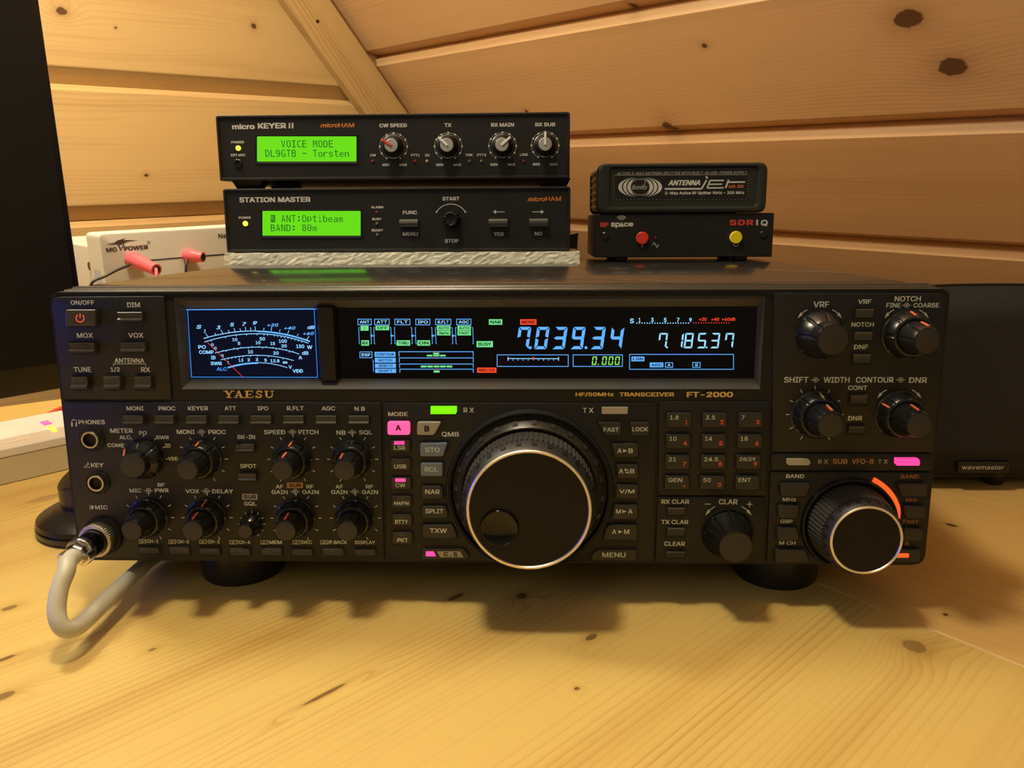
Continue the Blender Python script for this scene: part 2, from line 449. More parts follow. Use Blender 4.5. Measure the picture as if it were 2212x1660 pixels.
wood('pine_desk', [kd1(7, 1505, .0055, .003, .7), kd1(20, 1314, .0045, .0026, .7), kd1(329, 1404, .0020, .0012, .6), kd1(702, 1500, .012, .0013), kd1(10, 1424, .006, .0016), kd1(1278, 1377, .004, .0022),
     kd1(1976, 1397, .006, .0065, .6), kd1(1126, 1288, .004, .003), kd1(97, 1077, .012, .006, .35), kd1(985, 1290, .006, .002), kd1(1246, 1488, .0015, .0012)],
     (.74, .545, .17), (.50, .275, .055), ring=260, seedv=31.0, rough=.30, fine=.30, warp=.02, lines=1.15, streak=1.5, jit=3.0, plank=(.118, .03 - .118 * 10), pv=.06)
wood('pine_shelf', [(*duv(2101, 1475, D2, N1), .001, .001), (*duv(2056, 1133, D2, D1), .004, .002), (*duv(2043, 1326, D2, D1), .0015, .0015)],
     (.76, .50, .17), (.52, .29, .07), ring=120, seedv=44.0, rough=.30, fine=.18, warp=.05, lines=.6)

def plank_wall(name, matn, org, ax, upv, nrm, u0, u1, j0, pitch, k0, k1):
    """boards along ax stacked along upv; nrm points into the room; joints at j0+k*pitch, rounded lower edge, chamfered upper edge"""
    prof = [(.0000, -.0150), (.0008, -.0132), (.0158, -.0016), (.0172, -.0004), (.0186, 0), (pitch - .0068, 0), (pitch - .0062, -.0004), (pitch - .0006, -.0060), (pitch - .0002, -.0072), (pitch - .0002, -.0150)]
    mb = MB(); pts = []
    for k in range(k0, k1):
        pts += [(j0 + k * pitch + a, h) for a, h in prof]
    for (a, h) in pts:
        for u in (u0, u1): mb.V.append(tuple(org + ax * u + upv * a + nrm * h))
    for i in range(len(pts) - 1): mb.F.append((2 * i, 2 * i + 1, 2 * i + 3, 2 * i + 2)); mb.M.append(matn)
    o = mb.obj(name, smooth=False, uvf=lambda c: ((Vector(c) - org).dot(ax), (Vector(c) - org).dot(upv)))
    m = o.modifiers.new('s', 'SOLIDIFY'); m.thickness = .012; m.offset = -1 if True else 1
    o['kind'] = 'structure'; return o
Z = Vector((0, 0, 1))
G0 = Vector((GP.x, GP.y, 0))
# gable: the surface faces the camera (N1); start of the profile bottom = bright joint
wl = plank_wall('wall_left', 'pine_left', G0, D1, Z, N1, -.75, .62, .1511, .1457, -2, 7)
wr = plank_wall('wall_right', 'pine_right', CP, D2, -SD, -NR, -.03, 1.25, -.0675, .151, -3, 9)
for o in (wl, wr): o.modifiers.clear()

# batten covering the corner
b0 = on_plane(614.6, 0, GP + N1 * .016, N1); b1 = on_plane(788, 241, GP + N1 * .016, N1)
c0 = on_plane(713.6, 0, GP + N1 * .016, N1); c1 = on_plane(878, 241, GP + N1 * .016, N1)
bd = (b0 - b1).normalized()
wv = (c1 - b1) - bd * (c1 - b1).dot(bd); wid = wv.length; wv.normalize()
mb = MB()
A = b1 - bd * .36; Lb = .85
cs = [(0, -.016), (0, -.0025), (.0025, 0), (wid - .001, 0), (wid, -.001), (wid, -.016)]
for t in (0, Lb):
    for a, h in cs: mb.V.append(tuple(A + bd * t + wv * a + N1 * h))
k = len(cs); mb.F += [(i, (i + 1) % k, k + (i + 1) % k, k + i) for i in range(k)] + [tuple(range(k)), tuple(range(k, 2 * k))]; mb.M += ['pine_beam'] * (k + 2)
o = mb.obj('trim_1', uvf=lambda c: ((Vector(c) - A).dot(bd), (Vector(c) - A).dot(wv))); o['kind'] = 'structure'
hp = on_plane(686, 46, GP + N1 * .016, N1)
hd = MB(); hd.tube([hp - N1 * .002, hp + N1 * .0004], .0022, 'screw', 12)
o = hd.obj('screw_head', o)

# desk and the shelf board along the sloping wall
E0 = on_plane(1790, 1270, (0, 0, 0), Z); ED = (on_plane(2212, 1440, (0, 0, 0), Z) - E0).normalized(); EN = Vector((-ED.y, ED.x, 0))
if EN.x < 0: EN = -EN
def desk_board(name, poly, matn, ax, bx, z1, th):
    mb = MB(); n = len(poly); ins = []
    cen = sum((Vector((*p, 0)) for p in poly), Vector()) / n
    p2 = inset(poly, .0012)
    rings = [(poly, z1 - th), (poly, z1 - .0012), (p2, z1)]
    v = [(x, y, z) for pl, z in rings for x, y in pl]
    f = [(r * n + i, r * n + (i + 1) % n, (r + 1) * n + (i + 1) % n, (r + 1) * n + i) for r in range(2) for i in range(n)] + [tuple(range(n)), tuple(range(2 * n, 3 * n))]
    mb.add(v, f, matn); return mb.obj(name, uvf=lambda c: (Vector(c).dot(ax), Vector(c).dot(bx)))
def pt(v): return (v.x, v.y)
far = E0 - ED * .62; near = E0 + ED * .55
gl = G0 + D1 * -.80 + N1 * .003; gr = G0 + D1 * .42 + N1 * .003
desk = thing('desk', 'yellow pine desk top under the black radio, wide boards with knots', 'desk')
desk_board('desk_top', [pt(far), pt(near), (near.x, -.75), (-.95, -.75), pt(gl)], 'pine_desk', D1, N1, 0, .027).parent = desk
f2 = far + EN * .0006; n2 = near + EN * .0006
sh = desk_board('shelf_board', [pt(f2), pt(n2), pt(n2 + EN * .56), pt(f2 + EN * .33)], 'pine_shelf', D2, D1, -.0006, .027)
tag(sh, 'smooth pine shelf board beside the desk top, under the black loudspeaker', 'shelf')

# ------------------------------------------------------------------ the transceiver
R0 = Frame(TOFF); R0.name = 'radio'
RW, RH = .41, .1314
radio = thing('radio_transceiver', 'large black radio transceiver with lit blue display and big tuning dial, on the desk', 'radio', R0)
P = R0.P
PD = .0012
def px2m(cx, cy, n, d=PD): return abs(P(cx + n, cy, d)[0] - P(cx, cy, d)[0])

fp = MB(R0)
# base slab round the display opening
ox0 = P(384, 740)[0]; ox1 = P(1647, 740)[0]; oz1 = P(1000, 642)[1]; oz0 = P(1000, 841)[1]
lw = .0225
fp.prism(roundpoly([(0, 0), (ox0, 0), (ox0, RH), (0, RH)], [.0015, 0, 0, .004]), -lw, 0, 0, 'panelbase')
fp.prism(roundpoly([(ox1, 0), (RW, 0), (RW, RH), (ox1, RH)], [0, .006, .004, 0]), -lw, 0, 0, 'panelbase')
fp.prism([(ox0, 0), (ox1, 0), (ox1, oz0), (ox0, oz0)], -lw, 0, 0, 'panelbase')
fp.prism([(ox0, oz1), (ox1, oz1), (ox1, RH), (ox0, RH)], -lw, 0, 0, 'panelbase')
def plate(pts, bev=.0005, r=.0012, d=PD, m='panel'):
    q = [P(*p, d) for p in pts]
    fp.prism(roundpoly(q, r, 2), -.0005, d, bev, m)
plate([(112, 862 + 1), (371, 864), (354, 640), (110, 641)][::1] if False else [(136, 863), (371, 864), (354, 640), (110, 642)], r=[.0008, .0008, .0012, .0035])
plate([(174, 1206), (830, 1211), (823, 870), (135, 868)])
plate([(834, 1212), (1413, 1214), (1419, 871), (828, 871)])
plate([(1415, 1215), (1650, 1217), (1655, 1074), (1421, 1073)])
plate([(1421, 1071), (1655, 1072), (1665, 868), (1424, 868)])
plate([(1667, 977), (2016, 978), (2047, 633), (1672, 634)], r=[.0008, .0008, .0035, .0008])
plate([(1665, 1017), (2011, 1018), (2014, 981), (1666, 980)])
plate([(1656, 1219), (1999, 1220), (2012, 1021), (1664, 1020)], r=[.0008, .005, .0008, .0008])
fp.obj('front_panel', radio)
# stepped lip between face and cover
lp = MB(R0)
lp.profx([(0, RH - .0008), (-.0004, RH + .0002), (-.0060, RH + .0002), (-.0066, RH + .0008), (-.0130, RH + .0008), (-.0136, RH + .0015), (-.0205, RH + .0015), (-.0212, RH + .0008), (-.0212, RH - .004), (0, RH - .004)], .0035, RW - .0035, 'lip')
lp.obj('top_lip', radio)
cb = MB(R0)
cx0, cx1 = .004, .403
cb.prism(roundpoly([(cx0, .004), (cx1, .004), (cx1, .1331), (cx0, .1331)], [.002, .002, .0035, .0035]), -.318, -.0225, .0008, 'cover', backbev=True)
cb.obj('case', radio)

# display recess
dd = -.0072
ix0, iz1 = P(404, 668, dd); ix1, iz0 = P(1627, 815.5, dd)
bz = MB(R0)
O = [(ox0, oz0), (ox1, oz0), (ox1, oz1), (ox0, oz1)]; I = [(ix0, iz0), (ix1, iz0), (ix1, iz1), (ix0, iz1)]
for i in range(4):
    j = (i + 1) % 4
    bz.add([(O[i][0], -.0002, O[i][1]), (O[j][0], -.0002, O[j][1]), (I[j][0], -dd, I[j][1]), (I[i][0], -dd, I[i][1])], [(0, 1, 2, 3)], 'ledge')
# divider post
da = -.0020
xa, xb = P(691, 740, da)[0], P(722, 740, da)[0]; xc, xd = P(686, 740, dd)[0], P(733, 740, dd)[0]
zt = iz1 + .001; zb = iz0 - .0005
bz.add([(xa, -da, zt), (xb, -da, zt), (xb, -da, zb), (xa, -da, zb), (xc, -dd, zt), (xd, -dd, zt), (xd, -dd, zb), (xc, -dd, zb)],
       [(0, 1, 2, 3), (0, 4, 7, 3), (1, 5, 6, 2), (0, 4, 5, 1), (3, 7, 6, 2)], 'panelbase')
bz.obj('display_bezel', radio, smooth=False)

# frequency display
dg = dd + .0006; ds = dg + .00015
gx = P(733, 740, dg)[0]
fd = MB(R0); fd.box(gx, ix1 + .0004, -dg, -dd + .004, iz0 - .0004, iz1 + .0004, 'gloss')
T = lambda mb, t, cx, cy, w_, h_, m, **k: mb.text(t, cx, cy, w_, h_, m, d=k.pop('d', ds), **k)
fdo = fd.obj('display_glass', radio)
sg = MB(R0)
SEG = {'0': 'abcdef', '1': 'bc', '2': 'abged', '3': 'abgcd', '4': 'fgbc', '5': 'afgcd', '6': 'afgedc', '7': 'fabc', '8': 'abcdefg', '9': 'abcdfg'}
def digit(mb, ch, x, y0, y1, w_, th, slant, m, d):
    g = th * .12
    def pt_(u, v): return (x + u * w_ + slant * (1 - v), y0 + v * (y1 - y0))
    tw = th / w_; tv = th / (y1 - y0)
    H = {'a': 0, 'g': .5, 'd': 1}
    for c in SEG[ch]:
        if c in H:
            v = H[c]
            if c == 'a': q = [(.04, 0), (.96, 0), (.96 - tw, tv), (.04 + tw, tv)]
            elif c == 'd': q = [(.04, 1), (.96, 1), (.96 - tw, 1 - tv), (.04 + tw, 1 - tv)]
            else: q = [(.02, .5), (tw * .8, .5 - tv / 2), (1 - tw * .8, .5 - tv / 2), (.98, .5), (1 - tw * .8, .5 + tv / 2), (tw * .8, .5 + tv / 2)]
        else:
            lo, hi = (0.03, .485) if c in 'fb' else (.515, .97)
            if c in 'fe': q = [(0, lo), (tw, lo + (tv if c == 'f' else tv * .4)), (tw, hi - (tv if c == 'e' else tv * .4)), (0, hi)]
            else: q = [(1, lo), (1 - tw, lo + (tv if c == 'b' else tv * .4)), (1 - tw, hi - (tv if c == 'c' else tv * .4)), (1, hi)]
        mb.flat([R0.P(*pt_(u, v), d) for u, v in q], d, m)
for ch, x in zip('703934', (1114, 1153.5, 1192.5, 1231.5, 1275, 1315)): digit(sg, ch, x, 706.5, 754.8, 27, 6.6, 7, 'vfdblue', ds)
for x in (1145.3, 1265.8): sg.disc(x, 751.5, 3.3, 'vfdblue', ds)
for ch, x in zip('718537', (1420.5, 1455, 1476.5, 1505, 1533.5, 1564)): digit(sg, ch, x, 719.7, 752.8, 18.5, 3.6, 4.2, 'vfdpale', ds)
for x in (1441, 1526.5): sg.disc(x, 751, 1.9, 'vfdpale', ds)
for ch, x in zip('0000', (1278, 1299.5, 1313.5, 1327.5)): digit(sg, ch, x, 770.5, 788.8, 10, 2.4, 2.2, 'vfdlime', ds)
sg.disc(1292.5, 787.5, 1.3, 'vfdlime', ds)
sg.frame(1074, 767, 1227.5, 792, 1.5, 'vfdblue', ds); sg.frame(1238, 767, 1344.5, 792, 1.5, 'vfdblue', ds); sg.frame(1360, 766, 1584.5, 798.2, 1.5, 'vfdblue', ds)
sg.seg((1097, 775), (1207, 775.3), 1.6, 'vfdpale', ds)
for x in (1097.5, 1206.5): sg.seg((x, 771.5), (x, 779.5), 1.8, 'vfdpale', ds)
for k in range(1, 10):
    if k != 5: sg.seg((1097 + 11 * k, 777), (1097 + 11 * k, 779.3), 1.5, 'vfdpale', ds)
sg.seg((1152, 771), (1152, 779), 2.6, 'vfdred', ds + .0001)
T(sg, 'S', 1365, 693.6, 8.6, 10.5, 'vfdpale')
for t, x in (('1', 1381.5), ('3', 1409), ('5', 1437), ('7', 1464.8), ('9', 1491.6)): T(sg, t, x, 691.5, 4 if t == '1' else 5.6, 9, 'vfdpale')
for k in range(21): sg.disc(1375.5 + k * 5.6, 698.4, 1.35, 'vfdpale', ds)
for k in range(15): sg.disc(1498 + k * 5.5, 697.8, 1.25, 'vfdred', ds)
for t, x, w_ in (('+20', 1518, 17), ('+40', 1545, 17), ('+60dB', 1573.7, 29)): T(sg, t, x, 690, w_, 7, 'vfdred')
def pill(x0, y0, x1, y1, t, m, ink='vfdink', frac=.78, hf=.55):
    sg.rect(x0, y0, x1, y1, m, ds)
    if t: T(sg, t, (x0 + x1) / 2, (y0 + y1) / 2, (x1 - x0) * frac, (y1 - y0) * hf, ink, d=ds + .0001, bold=.02)
def opill(x0, y0, x1, y1, t, m='vfdblue', tm='vfdpale', frac=.74):
    sg.frame(x0, y0, x1, y1, 1.5, m, ds); T(sg, t, (x0 + x1) / 2, (y0 + y1) / 2, (x1 - x0) * frac, (y1 - y0) * .52, tm, bold=.012)
pill(1364, 770.7, 1392, 781, 'LSB', 'vfdblue'); pill(1403.5, 783.5, 1433, 794, 'AGC', 'vfdblue'); opill(1437.5, 784, 1453, 794, 'A', frac=.45); opill(1496.5, 783.5, 1512.5, 794, 'S', frac=.4)
pill(1056, 690, 1085, 702, 'NAR', 'vfdgreen'); pill(1123.5, 690, 1159, 702, 'MONI', 'vfdred'); pill(1029.5, 737.3, 1064.8, 750.5, 'BUSY', 'vfdgreen'); pill(1030.5, 794.5, 1072.5, 805.8, 'MIC EQ', 'vfdred')
def zx(x): return 700 + x / 4.608
def zy(y): return 620 + y / 4.608
for x0, x1, t in ((337, 470, 'ANT'), (503, 648, 'ATT'), (705, 855, 'FLT'), (913, 1053, 'IPO'), (1110, 1262, 'R.FLT'), (1320, 1462, 'AGC')): opill(zx(x0), zy(322), zx(x1), zy(378), t, frac=.72)
for x0, x1, y0, y1, t in ((363, 443, 387, 437, '1'), (512, 648, 387, 432, 'OFF'), (1123, 1258, 387, 433, 'AUTO'), (1125, 1258, 437, 484, '3kHz'), (1327, 1462, 387, 433, 'AUTO'), (1328, 1462, 437, 484, 'FAST'), (370, 448, 532, 586, 'RX'), (722, 857, 532, 586, 'THRU'), (928, 1055, 532, 586, 'ON')):
    pill(zx(x0), zy(y0), zx(x1), zy(y1), t, 'vfdgreen', frac=.14 if t == '1' else .76)
for xa_, xb_ in ((345, 465), (495, 665), (700, 872), (908, 1073), (1108, 1275), (1308, 1480)):
    for x, s_ in ((xa_, 1), (xb_, -1)):
        sg.seg((zx(x), zy(405)), (zx(x + 6), zy(567)), 1.3, 'vfdblue', ds); sg.seg((zx(x), zy(405)), (zx(x + 9 * s_), zy(405)), 1.3, 'vfdblue', ds); sg.seg((zx(x + 6), zy(567)), (zx(x + 6 + 9 * s_), zy(567)), 1.3, 'vfdblue', ds)
for xa_ in (465, 665, 872, 1073, 1275):
    sg.seg((zx(xa_ - 6), zy(487)), (zx(xa_ + 40), zy(487)), 1.4, 'vfdblue', ds)
    sg.flat([P(zx(xa_ + 8), zy(473), ds), P(zx(xa_ + 26), zy(487), ds), P(zx(xa_ + 8), zy(501), ds)], ds, 'vfdblue')
opill(zx(357), zy(648), zx(477), zy(706), 'DSP', frac=.72)
sg.seg((zx(488), zy(725)), (zx(492), zy(845)), 1.3, 'vfdblue', ds)
for x0, x1, y0, y1, t in ((503, 710, 647, 697, 'CONTOUR'), (506, 713, 707, 755, 'NOTCH'), (507, 715, 766, 807, 'WIDTH'), (509, 717, 816, 857, 'SHIFT')): pill(zx(x0), zy(y0), zx(x1), zy(y1), t, 'vfdblue', frac=.86 if t == 'CONTOUR' else .66)
for k, (y0, y1) in enumerate(((646, 695), (708, 755), (769, 806), (820, 855))):
    sg.seg((zx(742 + 3 * k), zy(y0)), (zx(1488), zy(y0)), 1.6, 'vfdblue', ds)
    for x in (746 + 3 * k, 1485): sg.seg((zx(x), zy(y0)), (zx(x), zy(y1)), 1.5, 'vfdblue', ds)
    sg.disc(zx(1116 + k), zy(y0), 1.6, 'vfdred', ds + .0001)
for x0, x1, y0, y1 in ((1086, 1146, 657, 673), (1022, 1080, 677, 693), (1088, 1147, 677, 693), (1153, 1211, 677, 693), (963, 1020, 784, 803), (1027, 1083, 784, 803), (1091, 1148, 784, 803), (1155, 1211, 784, 803), (1219, 1276, 784, 803), (1091, 1150, 833, 854)):
    sg.rect(zx(x0), zy(y0), zx(x1), zy(y1), 'vfdgreen', ds)
sg.obj('display_segments', fdo, smooth=False)

# analog meter
mx1 = P(686, 740, dg)[0]
mt = MB(R0); mt.box(ix0 - .0004, mx1, -dg, -dd + .004, iz0 - .0004, iz1 + .0004, 'meterface')
mo = mt.obj('signal_meter', radio)
ms = MB(R0)
def zx(x): return 100 + x / 3.5677
def zy(y): return 600 + y / 3.5677
def arc3(a, b, c, w_, m, n=18):
    # quadratic through three points
    bx = 2 * b[0] - (a[0] + c[0]) / 2; by = 2 * b[1] - (a[1] + c[1]) / 2
    pts = []
    for i in range(n + 1):
        t = i / n; pts.append((zx(a[0] * (1 - t) ** 2 + bx * 2 * t * (1 - t) + c[0] * t * t), zy(a[1] * (1 - t) ** 2 + by * 2 * t * (1 - t) + c[1] * t * t)))
    ms.path(pts, w_, m, ds); return pts
m1 = arc3((1212, 470), (1625, 412), (2032, 490), 1.8, 'metertext', 30)
ms.path([(x, y + .7) for x, y in m1[15:]], 3.2, 'vfdblue', ds)
m2 = arc3((1218, 497), (1625, 433), (2020, 506), 1.6, 'metertext', 30)
m3 = arc3((1300, 582), (1640, 536), (1950, 590), 1.5, 'metertext', 24)
m4 = arc3((1345, 634), (1630, 599), (1907, 640), 1.5, 'metertext', 20)
m5 = arc3((1398, 692), (1630, 656), (1858, 695), 1.5, 'metertext', 20)
ms.path([(x, y + 1) for x, y in m5[:11]], 3.4, 'vfdblue', ds)
for (x, y, X, Y) in ((1228, 432, 1250, 460), (1298, 428, 1310, 447), (1345, 402, 1362, 433), (1402, 405, 1412, 424), (1445, 388, 1455, 417), (1492, 392, 1499, 412), (1533, 380, 1538, 410), (1573, 385, 1577, 408), (1609, 376, 1611, 408), (1678, 388, 1675, 408), (1737, 382, 1733, 412), (1803, 400, 1797, 418), (1870, 408, 1860, 432), (1943, 433, 1933, 448), (2025, 452, 2008, 478)):
    ms.seg((zx(x), zy(y)), (zx(X), zy(Y)), 1.3, 'metertext', ds)
def ticks(arc, idx, h):
    for i in idx: ms.seg((arc[i][0], arc[i][1]), (arc[i][0] - h * .12, arc[i][1] + h), 1.2, 'metertext', ds)
ticks(m2, (2, 6, 9, 12, 15, 17, 18, 20, 21, 22, 23, 24, 25, 26, 27, 28), 3.6)
ticks(m3, (2, 5, 7, 10, 12, 14, 16, 18, 20, 22), -2.6); ticks(m3, (3, 6, 9, 13, 17, 21), 3.2)
ticks(m4, (1, 2, 3, 4, 5, 6, 8, 10, 13, 17), 3.2)
for t, x, y, w_, h_ in (('S', 1176, 380, 40, 30), ('1', 1220, 412, 16, 26), ('3', 1328, 385, 34, 28), ('5', 1432, 363, 34, 28), ('7', 1525, 358, 34, 28), ('9', 1608, 350, 34, 28), ('+20', 1745, 366, 88, 24), ('+40', 1876, 389, 88, 24), ('+60', 2020, 431, 84, 24), ('dB', 2040, 384, 56, 26),
    ('10', 1453, 478, 38, 24), ('50', 1665, 472, 42, 26), ('100', 1823, 490, 62, 26), ('150', 1957, 530, 62, 28), ('W', 2030, 537, 40, 28), ('PO', 1200, 535, 58, 28), ('0', 1280, 518, 20, 22), ('5', 1485, 507, 20, 24), ('10', 1632, 502, 38, 24), ('15', 1745, 508, 36, 24), ('20', 1832, 527, 40, 24), ('dB', 1995, 582, 50, 28),
    ('COMP', 1233, 575, 112, 27), ('0', 1303, 545, 20, 22), ('ID', 1287, 617, 36, 27), ('10', 1573, 572, 38, 26), ('20', 1770, 582, 42, 26), ('0', 1357, 603, 20, 22), ('A', 1958, 617, 28, 27), ('SWR', 1310, 662, 86, 27), ('1', 1403, 655, 10, 22), ('1.5', 1500, 637, 36, 24), ('2', 1560, 634, 20, 24), ('3', 1623, 633, 20, 24), ('5', 1690, 637, 20, 24),
    ('13.8', 1762, 642, 70, 25), ('\u221e', 1840, 655, 36, 18), ('V', 1880, 690, 26, 27), ('VDD', 1938, 720, 80, 27)):
    ital = t in 'S13579+20+40+60dB' and y < 440
    T(ms, t, zx(x), zy(y), w_ / 3.5677, h_ / 3.5677, 'metertext' if t[0] != '+' else 'vfdblue', bold=.022, shear=.25 if ital else 0)
T(ms, 'ALC', zx(1352), zy(705), 22, 7.6, 'meterblue')
ms.seg((402.5, 669.5), (684, 668), 1.8, 'meterblue', ds); ms.seg((402, 669), (678, 667.2), .8, 'metertext', ds + .0001)
ms.seg((405, 669), (414, 815), 1.3, 'meterblue', ds); ms.seg((678.5, 668), (686, 815), 1.2, 'meterblue', ds); ms.seg((414, 815), (686, 815.5), 1.3, 'meterblue', ds)
ms.obj('meter_scale', mo, smooth=False)
nd = MB(R0); nd.seg((zx(1240), zy(498)), (zx(1520), zy(772)), 1.2, 'needle', ds + .0005); nd.obj('needle', mo, smooth=False)

# --- buttons
BUT = []
def slantkey(x0, y0, x1, y1, d=.0032, win=False, name='button', well=True, flat=False):
    """ridged push button with a ledge at its lower edge"""
    b = MB(R0); X0, Z0 = P((x0), (y1), PD); X1, Z1 = P((x1), (y0), PD); h = Z1 - Z0
    if well: b.prism(roundpoly([(X0 - .0009, Z0 - .0009), (X1 + .0009, Z0 - .0009), (X1 + .0009, Z1 + .0009), (X0 - .0009, Z1 + .0009)], .0008, 2), 0, PD + .0002, 0, 'well')
    Z0 += .0006 ; h = Z1 - Z0; e = d
    if flat:
        prof = [(0, Z1), (e * .55, Z1), (e * .75, Z1 - h * .10), (e * .6, Z1 - h * .4), (e * .72, Z1 - h * .5), (e * .6, Z1 - h * .62), (e * .7, Z0 + h * .08), (e * .5, Z0), (0, Z0)]
    else:
        prof = [(0, Z1), (e * .62, Z1), (e * .78, Z1 - h * .07), (e * .66, Z1 - h * .16), (e * .62, Z0 + h * .40), (e * 1.02, Z0 + h * .20), (e * 1.02, Z0 + h * .10), (e * .8, Z0), (0, Z0)]
    prof = [(PD + q, z) for q, z in prof]
    b.profx(prof, X0, X1, 'key')
    if win: 
        a0, c1_ = P(x0 + (x1 - x0) * .22, y0 + (y1 - y0) * .22, PD); a1, c0_ = P(x0 + (x1 - x0) * .78, y0 + (y1 - y0) * .52, PD)
        dz = PD + e * .70
        b.flat([(a0, c0_), (a1, c0_), (a1, c1_), (a0, c1_)], dz, 'dimwin')
    o = b.obj(name, radio, smooth=False); BUT.append(o); return o
for a in ((261, 673.4, 310.8, 696), (157, 740, 208, 763), (267, 739, 317, 762), (161, 813, 192.5, 841), (231.3, 812.4, 262.5, 841), (297.2, 812.4, 329, 841)):
    slantkey(*a, win=a[0] in (157, 267))
for x0, x1 in ((272, 312.3), (340.2, 378.7), (408, 449), (477, 518.2), (545.6, 588), (616.3, 658), (686.3, 727.8), (756.7, 798.2)): slantkey(x0, 897, x1, 917)
slantkey(514, 958.5, 551.5, 975.5); slantkey(519, 1020.7, 555.6, 1038.4)
for x0, y0, x1, y1 in ((303, 1181, 344.2, 1197.5), (368.6, 1182, 409.4, 1198.3), (433.8, 1182.6, 474.6, 1199.3), (499.8, 1183.5, 540, 1201), (567.3, 1184, 608.8, 1201.6), (633, 1184.4, 674.8, 1202), (700, 1184.8, 742.6, 1202), (768.2, 1185, 811.3, 1202.3)): slantkey(x0, y0, x1, y1, d=.0016, flat=True)
for a in ((1441, 1095.5, 1478.5, 1113), (1440.5, 1139, 1477.5, 1158), (1438, 1190.3, 1478.5, 1204), (1846, 667.5, 1884.5, 688.5), (1843, 716.5, 1882, 737.5), (1840, 764.5, 1878.5, 785.5), (1834, 852, 1871.5, 874), (1830.3, 918.4, 1865.5, 937.2)):
    slantkey(*a, d=.0024, flat=True)
# power button
pb = MB(R0)
q = [P(140.5, 705, .004), P(206, 705, .004), P(206, 669.5, .004), P(140.5, 669.5, .004)]
pb.prism(roundpoly([(x + (.0008 if i in (1, 2) else -.0008), z + (-.0008 if i < 2 else .0008)) for i, (x, z) in enumerate(q)], .001), 0, PD + .0002, 0, 'well')
pb.prism(roundpoly(q, .0008), 0, .004, .0006, 'key')
pb.arcp(172.9, 687.6, 8.6, 35, 325, 2.2, 'powericon', .0041, 16); pb.seg((172.9, 677.5), (172.9, 687), 2.2, 'powericon', .0041)
pb.obj('power_button', radio, smooth=False)
def polykey(pts, t=None, tc=None, tw=0, th_=10, m='key2', ink='print', d=.0030, r=.0012, led=None, bold=.016, name='button', offled=None, extra=None):
    b = MB(R0); q = [P(*p, PD) for p in pts]
    w_ = inset(q, -.0009)
    b.prism(roundpoly(w_, r + .0006, 2), 0, PD + .00015, 0, 'well')
    dz = PD + d - .0012
    b.prism(roundpoly(q, r, 3), 0, dz, .0006, m)
    if t: b.text(t, tc[0], tc[1], tw, th_, ink, d=dz + .0001, bold=bold)
    if offled: b.rect(*offled, 'dimwin', dz + .0001)
    if extra: extra(b, dz + .0001)
    o = b.obj(name, radio, smooth=False)
    if led:
        l = MB(R0); q = [P(led[0], led[3], dz), P(led[2], led[3], dz), P(led[2], led[1], dz), P(led[0], led[1], dz)]
        l.prism(roundpoly(q, .0003, 2), dz - .0002, dz + .0003, .0001, 'pink'); l.obj('indicator_light', o, smooth=False)
    return o
def R4(x0, y0, x1, y1): return [(x0, y1), (x1, y1), (x1, y0), (x0, y0)]
polykey(R4(838, 909.5, 886.5, 938.5), 'A', (860.3, 924.8), 12, 12.5, 'pinksoft', 'pinktext', bold=.03)
polykey([(901.5, 939), (939, 939), (954.5, 910), (902, 910)], 'B', (922, 926.5), 10.5, 12.5, 'beige', 'black', bold=.03)
for t, y0, y1, cx, cy, w_, led in (('LSB', 949.5, 975.5, 863.2, 967.8, 24, (851.3, 953.5, 874, 961)), ('USB', 989.3, 1015, 864.2, 1008.2, 26, None), ('CW', 1029.7, 1056.3, 864.9, 1048.8, 21, (853.8, 1034, 876.3, 1041.4)),
    ('AM/FM', 1069.5, 1095.6, 866.4, 1088, 33, None), ('RTTY', 1109.5, 1134.8, 867.5, 1128, 28, None), ('PKT', 1147.5, 1174.3, 869.6, 1167.5, 23, None)):
    s_ = (y0 - 949) * .023
    polykey(R4(843.5 + s_, y0, 887 + s_, y1), t, (cx, cy), w_, 8.6, led=led, d=.0026, offled=None if led else (cx - 8, y0 + 5, cx + 7, y0 + 11))
polykey([(908.5, 985), (958.5, 985), (968, 955.3), (908, 955.3)], 'STO', (934.3, 972.3), 31, 10, 'bluekey', 'print')
polykey(R4(909.3, 998, 957.5, 1027.8), 'RCL', (931.6, 1014.5), 28.5, 10, 'bluekey', 'print')
polykey([(911.5, 1076.5), (959, 1076.5), (958, 1054), (953, 1047.8), (911, 1047.8)], 'NAR', (934.3, 1063), 31.5, 10)
polykey([(912.5, 1117.8), (968.5, 1117.8), (969, 1103), (962, 1090.4), (912, 1090.4)], 'SPLIT', (938.3, 1104.8), 38.5, 10)
polykey([(913.5, 1161.2), (987, 1161.2), (987.5, 1150), (979, 1131), (913, 1131)], 'TXW', (947, 1147), 37.5, 10)
def cs(b, d):
    b.flat([P(943.5, 1191.4, d), P(993, 1191.4, d), P(1001.5, 1204.6, d), P(951, 1204.6, d)], d, 'beige'); b.text('C . S', 973, 1198, 29, 9, 'black', d=d + .0001, bold=.02)
csb = polykey([(911, 1208), (1006, 1208), (1015, 1202), (1003, 1183), (913, 1183)], d=.0022, extra=cs)
l = MB(R0); dz = PD + .0011
l.prism([P(919.8, 1202.2, dz), P(941.5, 1202.2, dz), P(937, 1191.8, dz), P(920.2, 1191.8, dz)], dz - .0003, dz + .0003, .0001, 'pink'); l.obj('indicator_light', csb, smooth=False)
polykey([(1306, 939.5), (1341.5, 939.5), (1341.8, 911), (1290, 911)], 'FAST', (1320.5, 928.6), 33, 9.2)
polykey([(1362, 939.5), (1402.5, 939.5), (1403.5, 911), (1360, 911)], 'LOCK', (1382.7, 927.7), 33.4, 9.2)
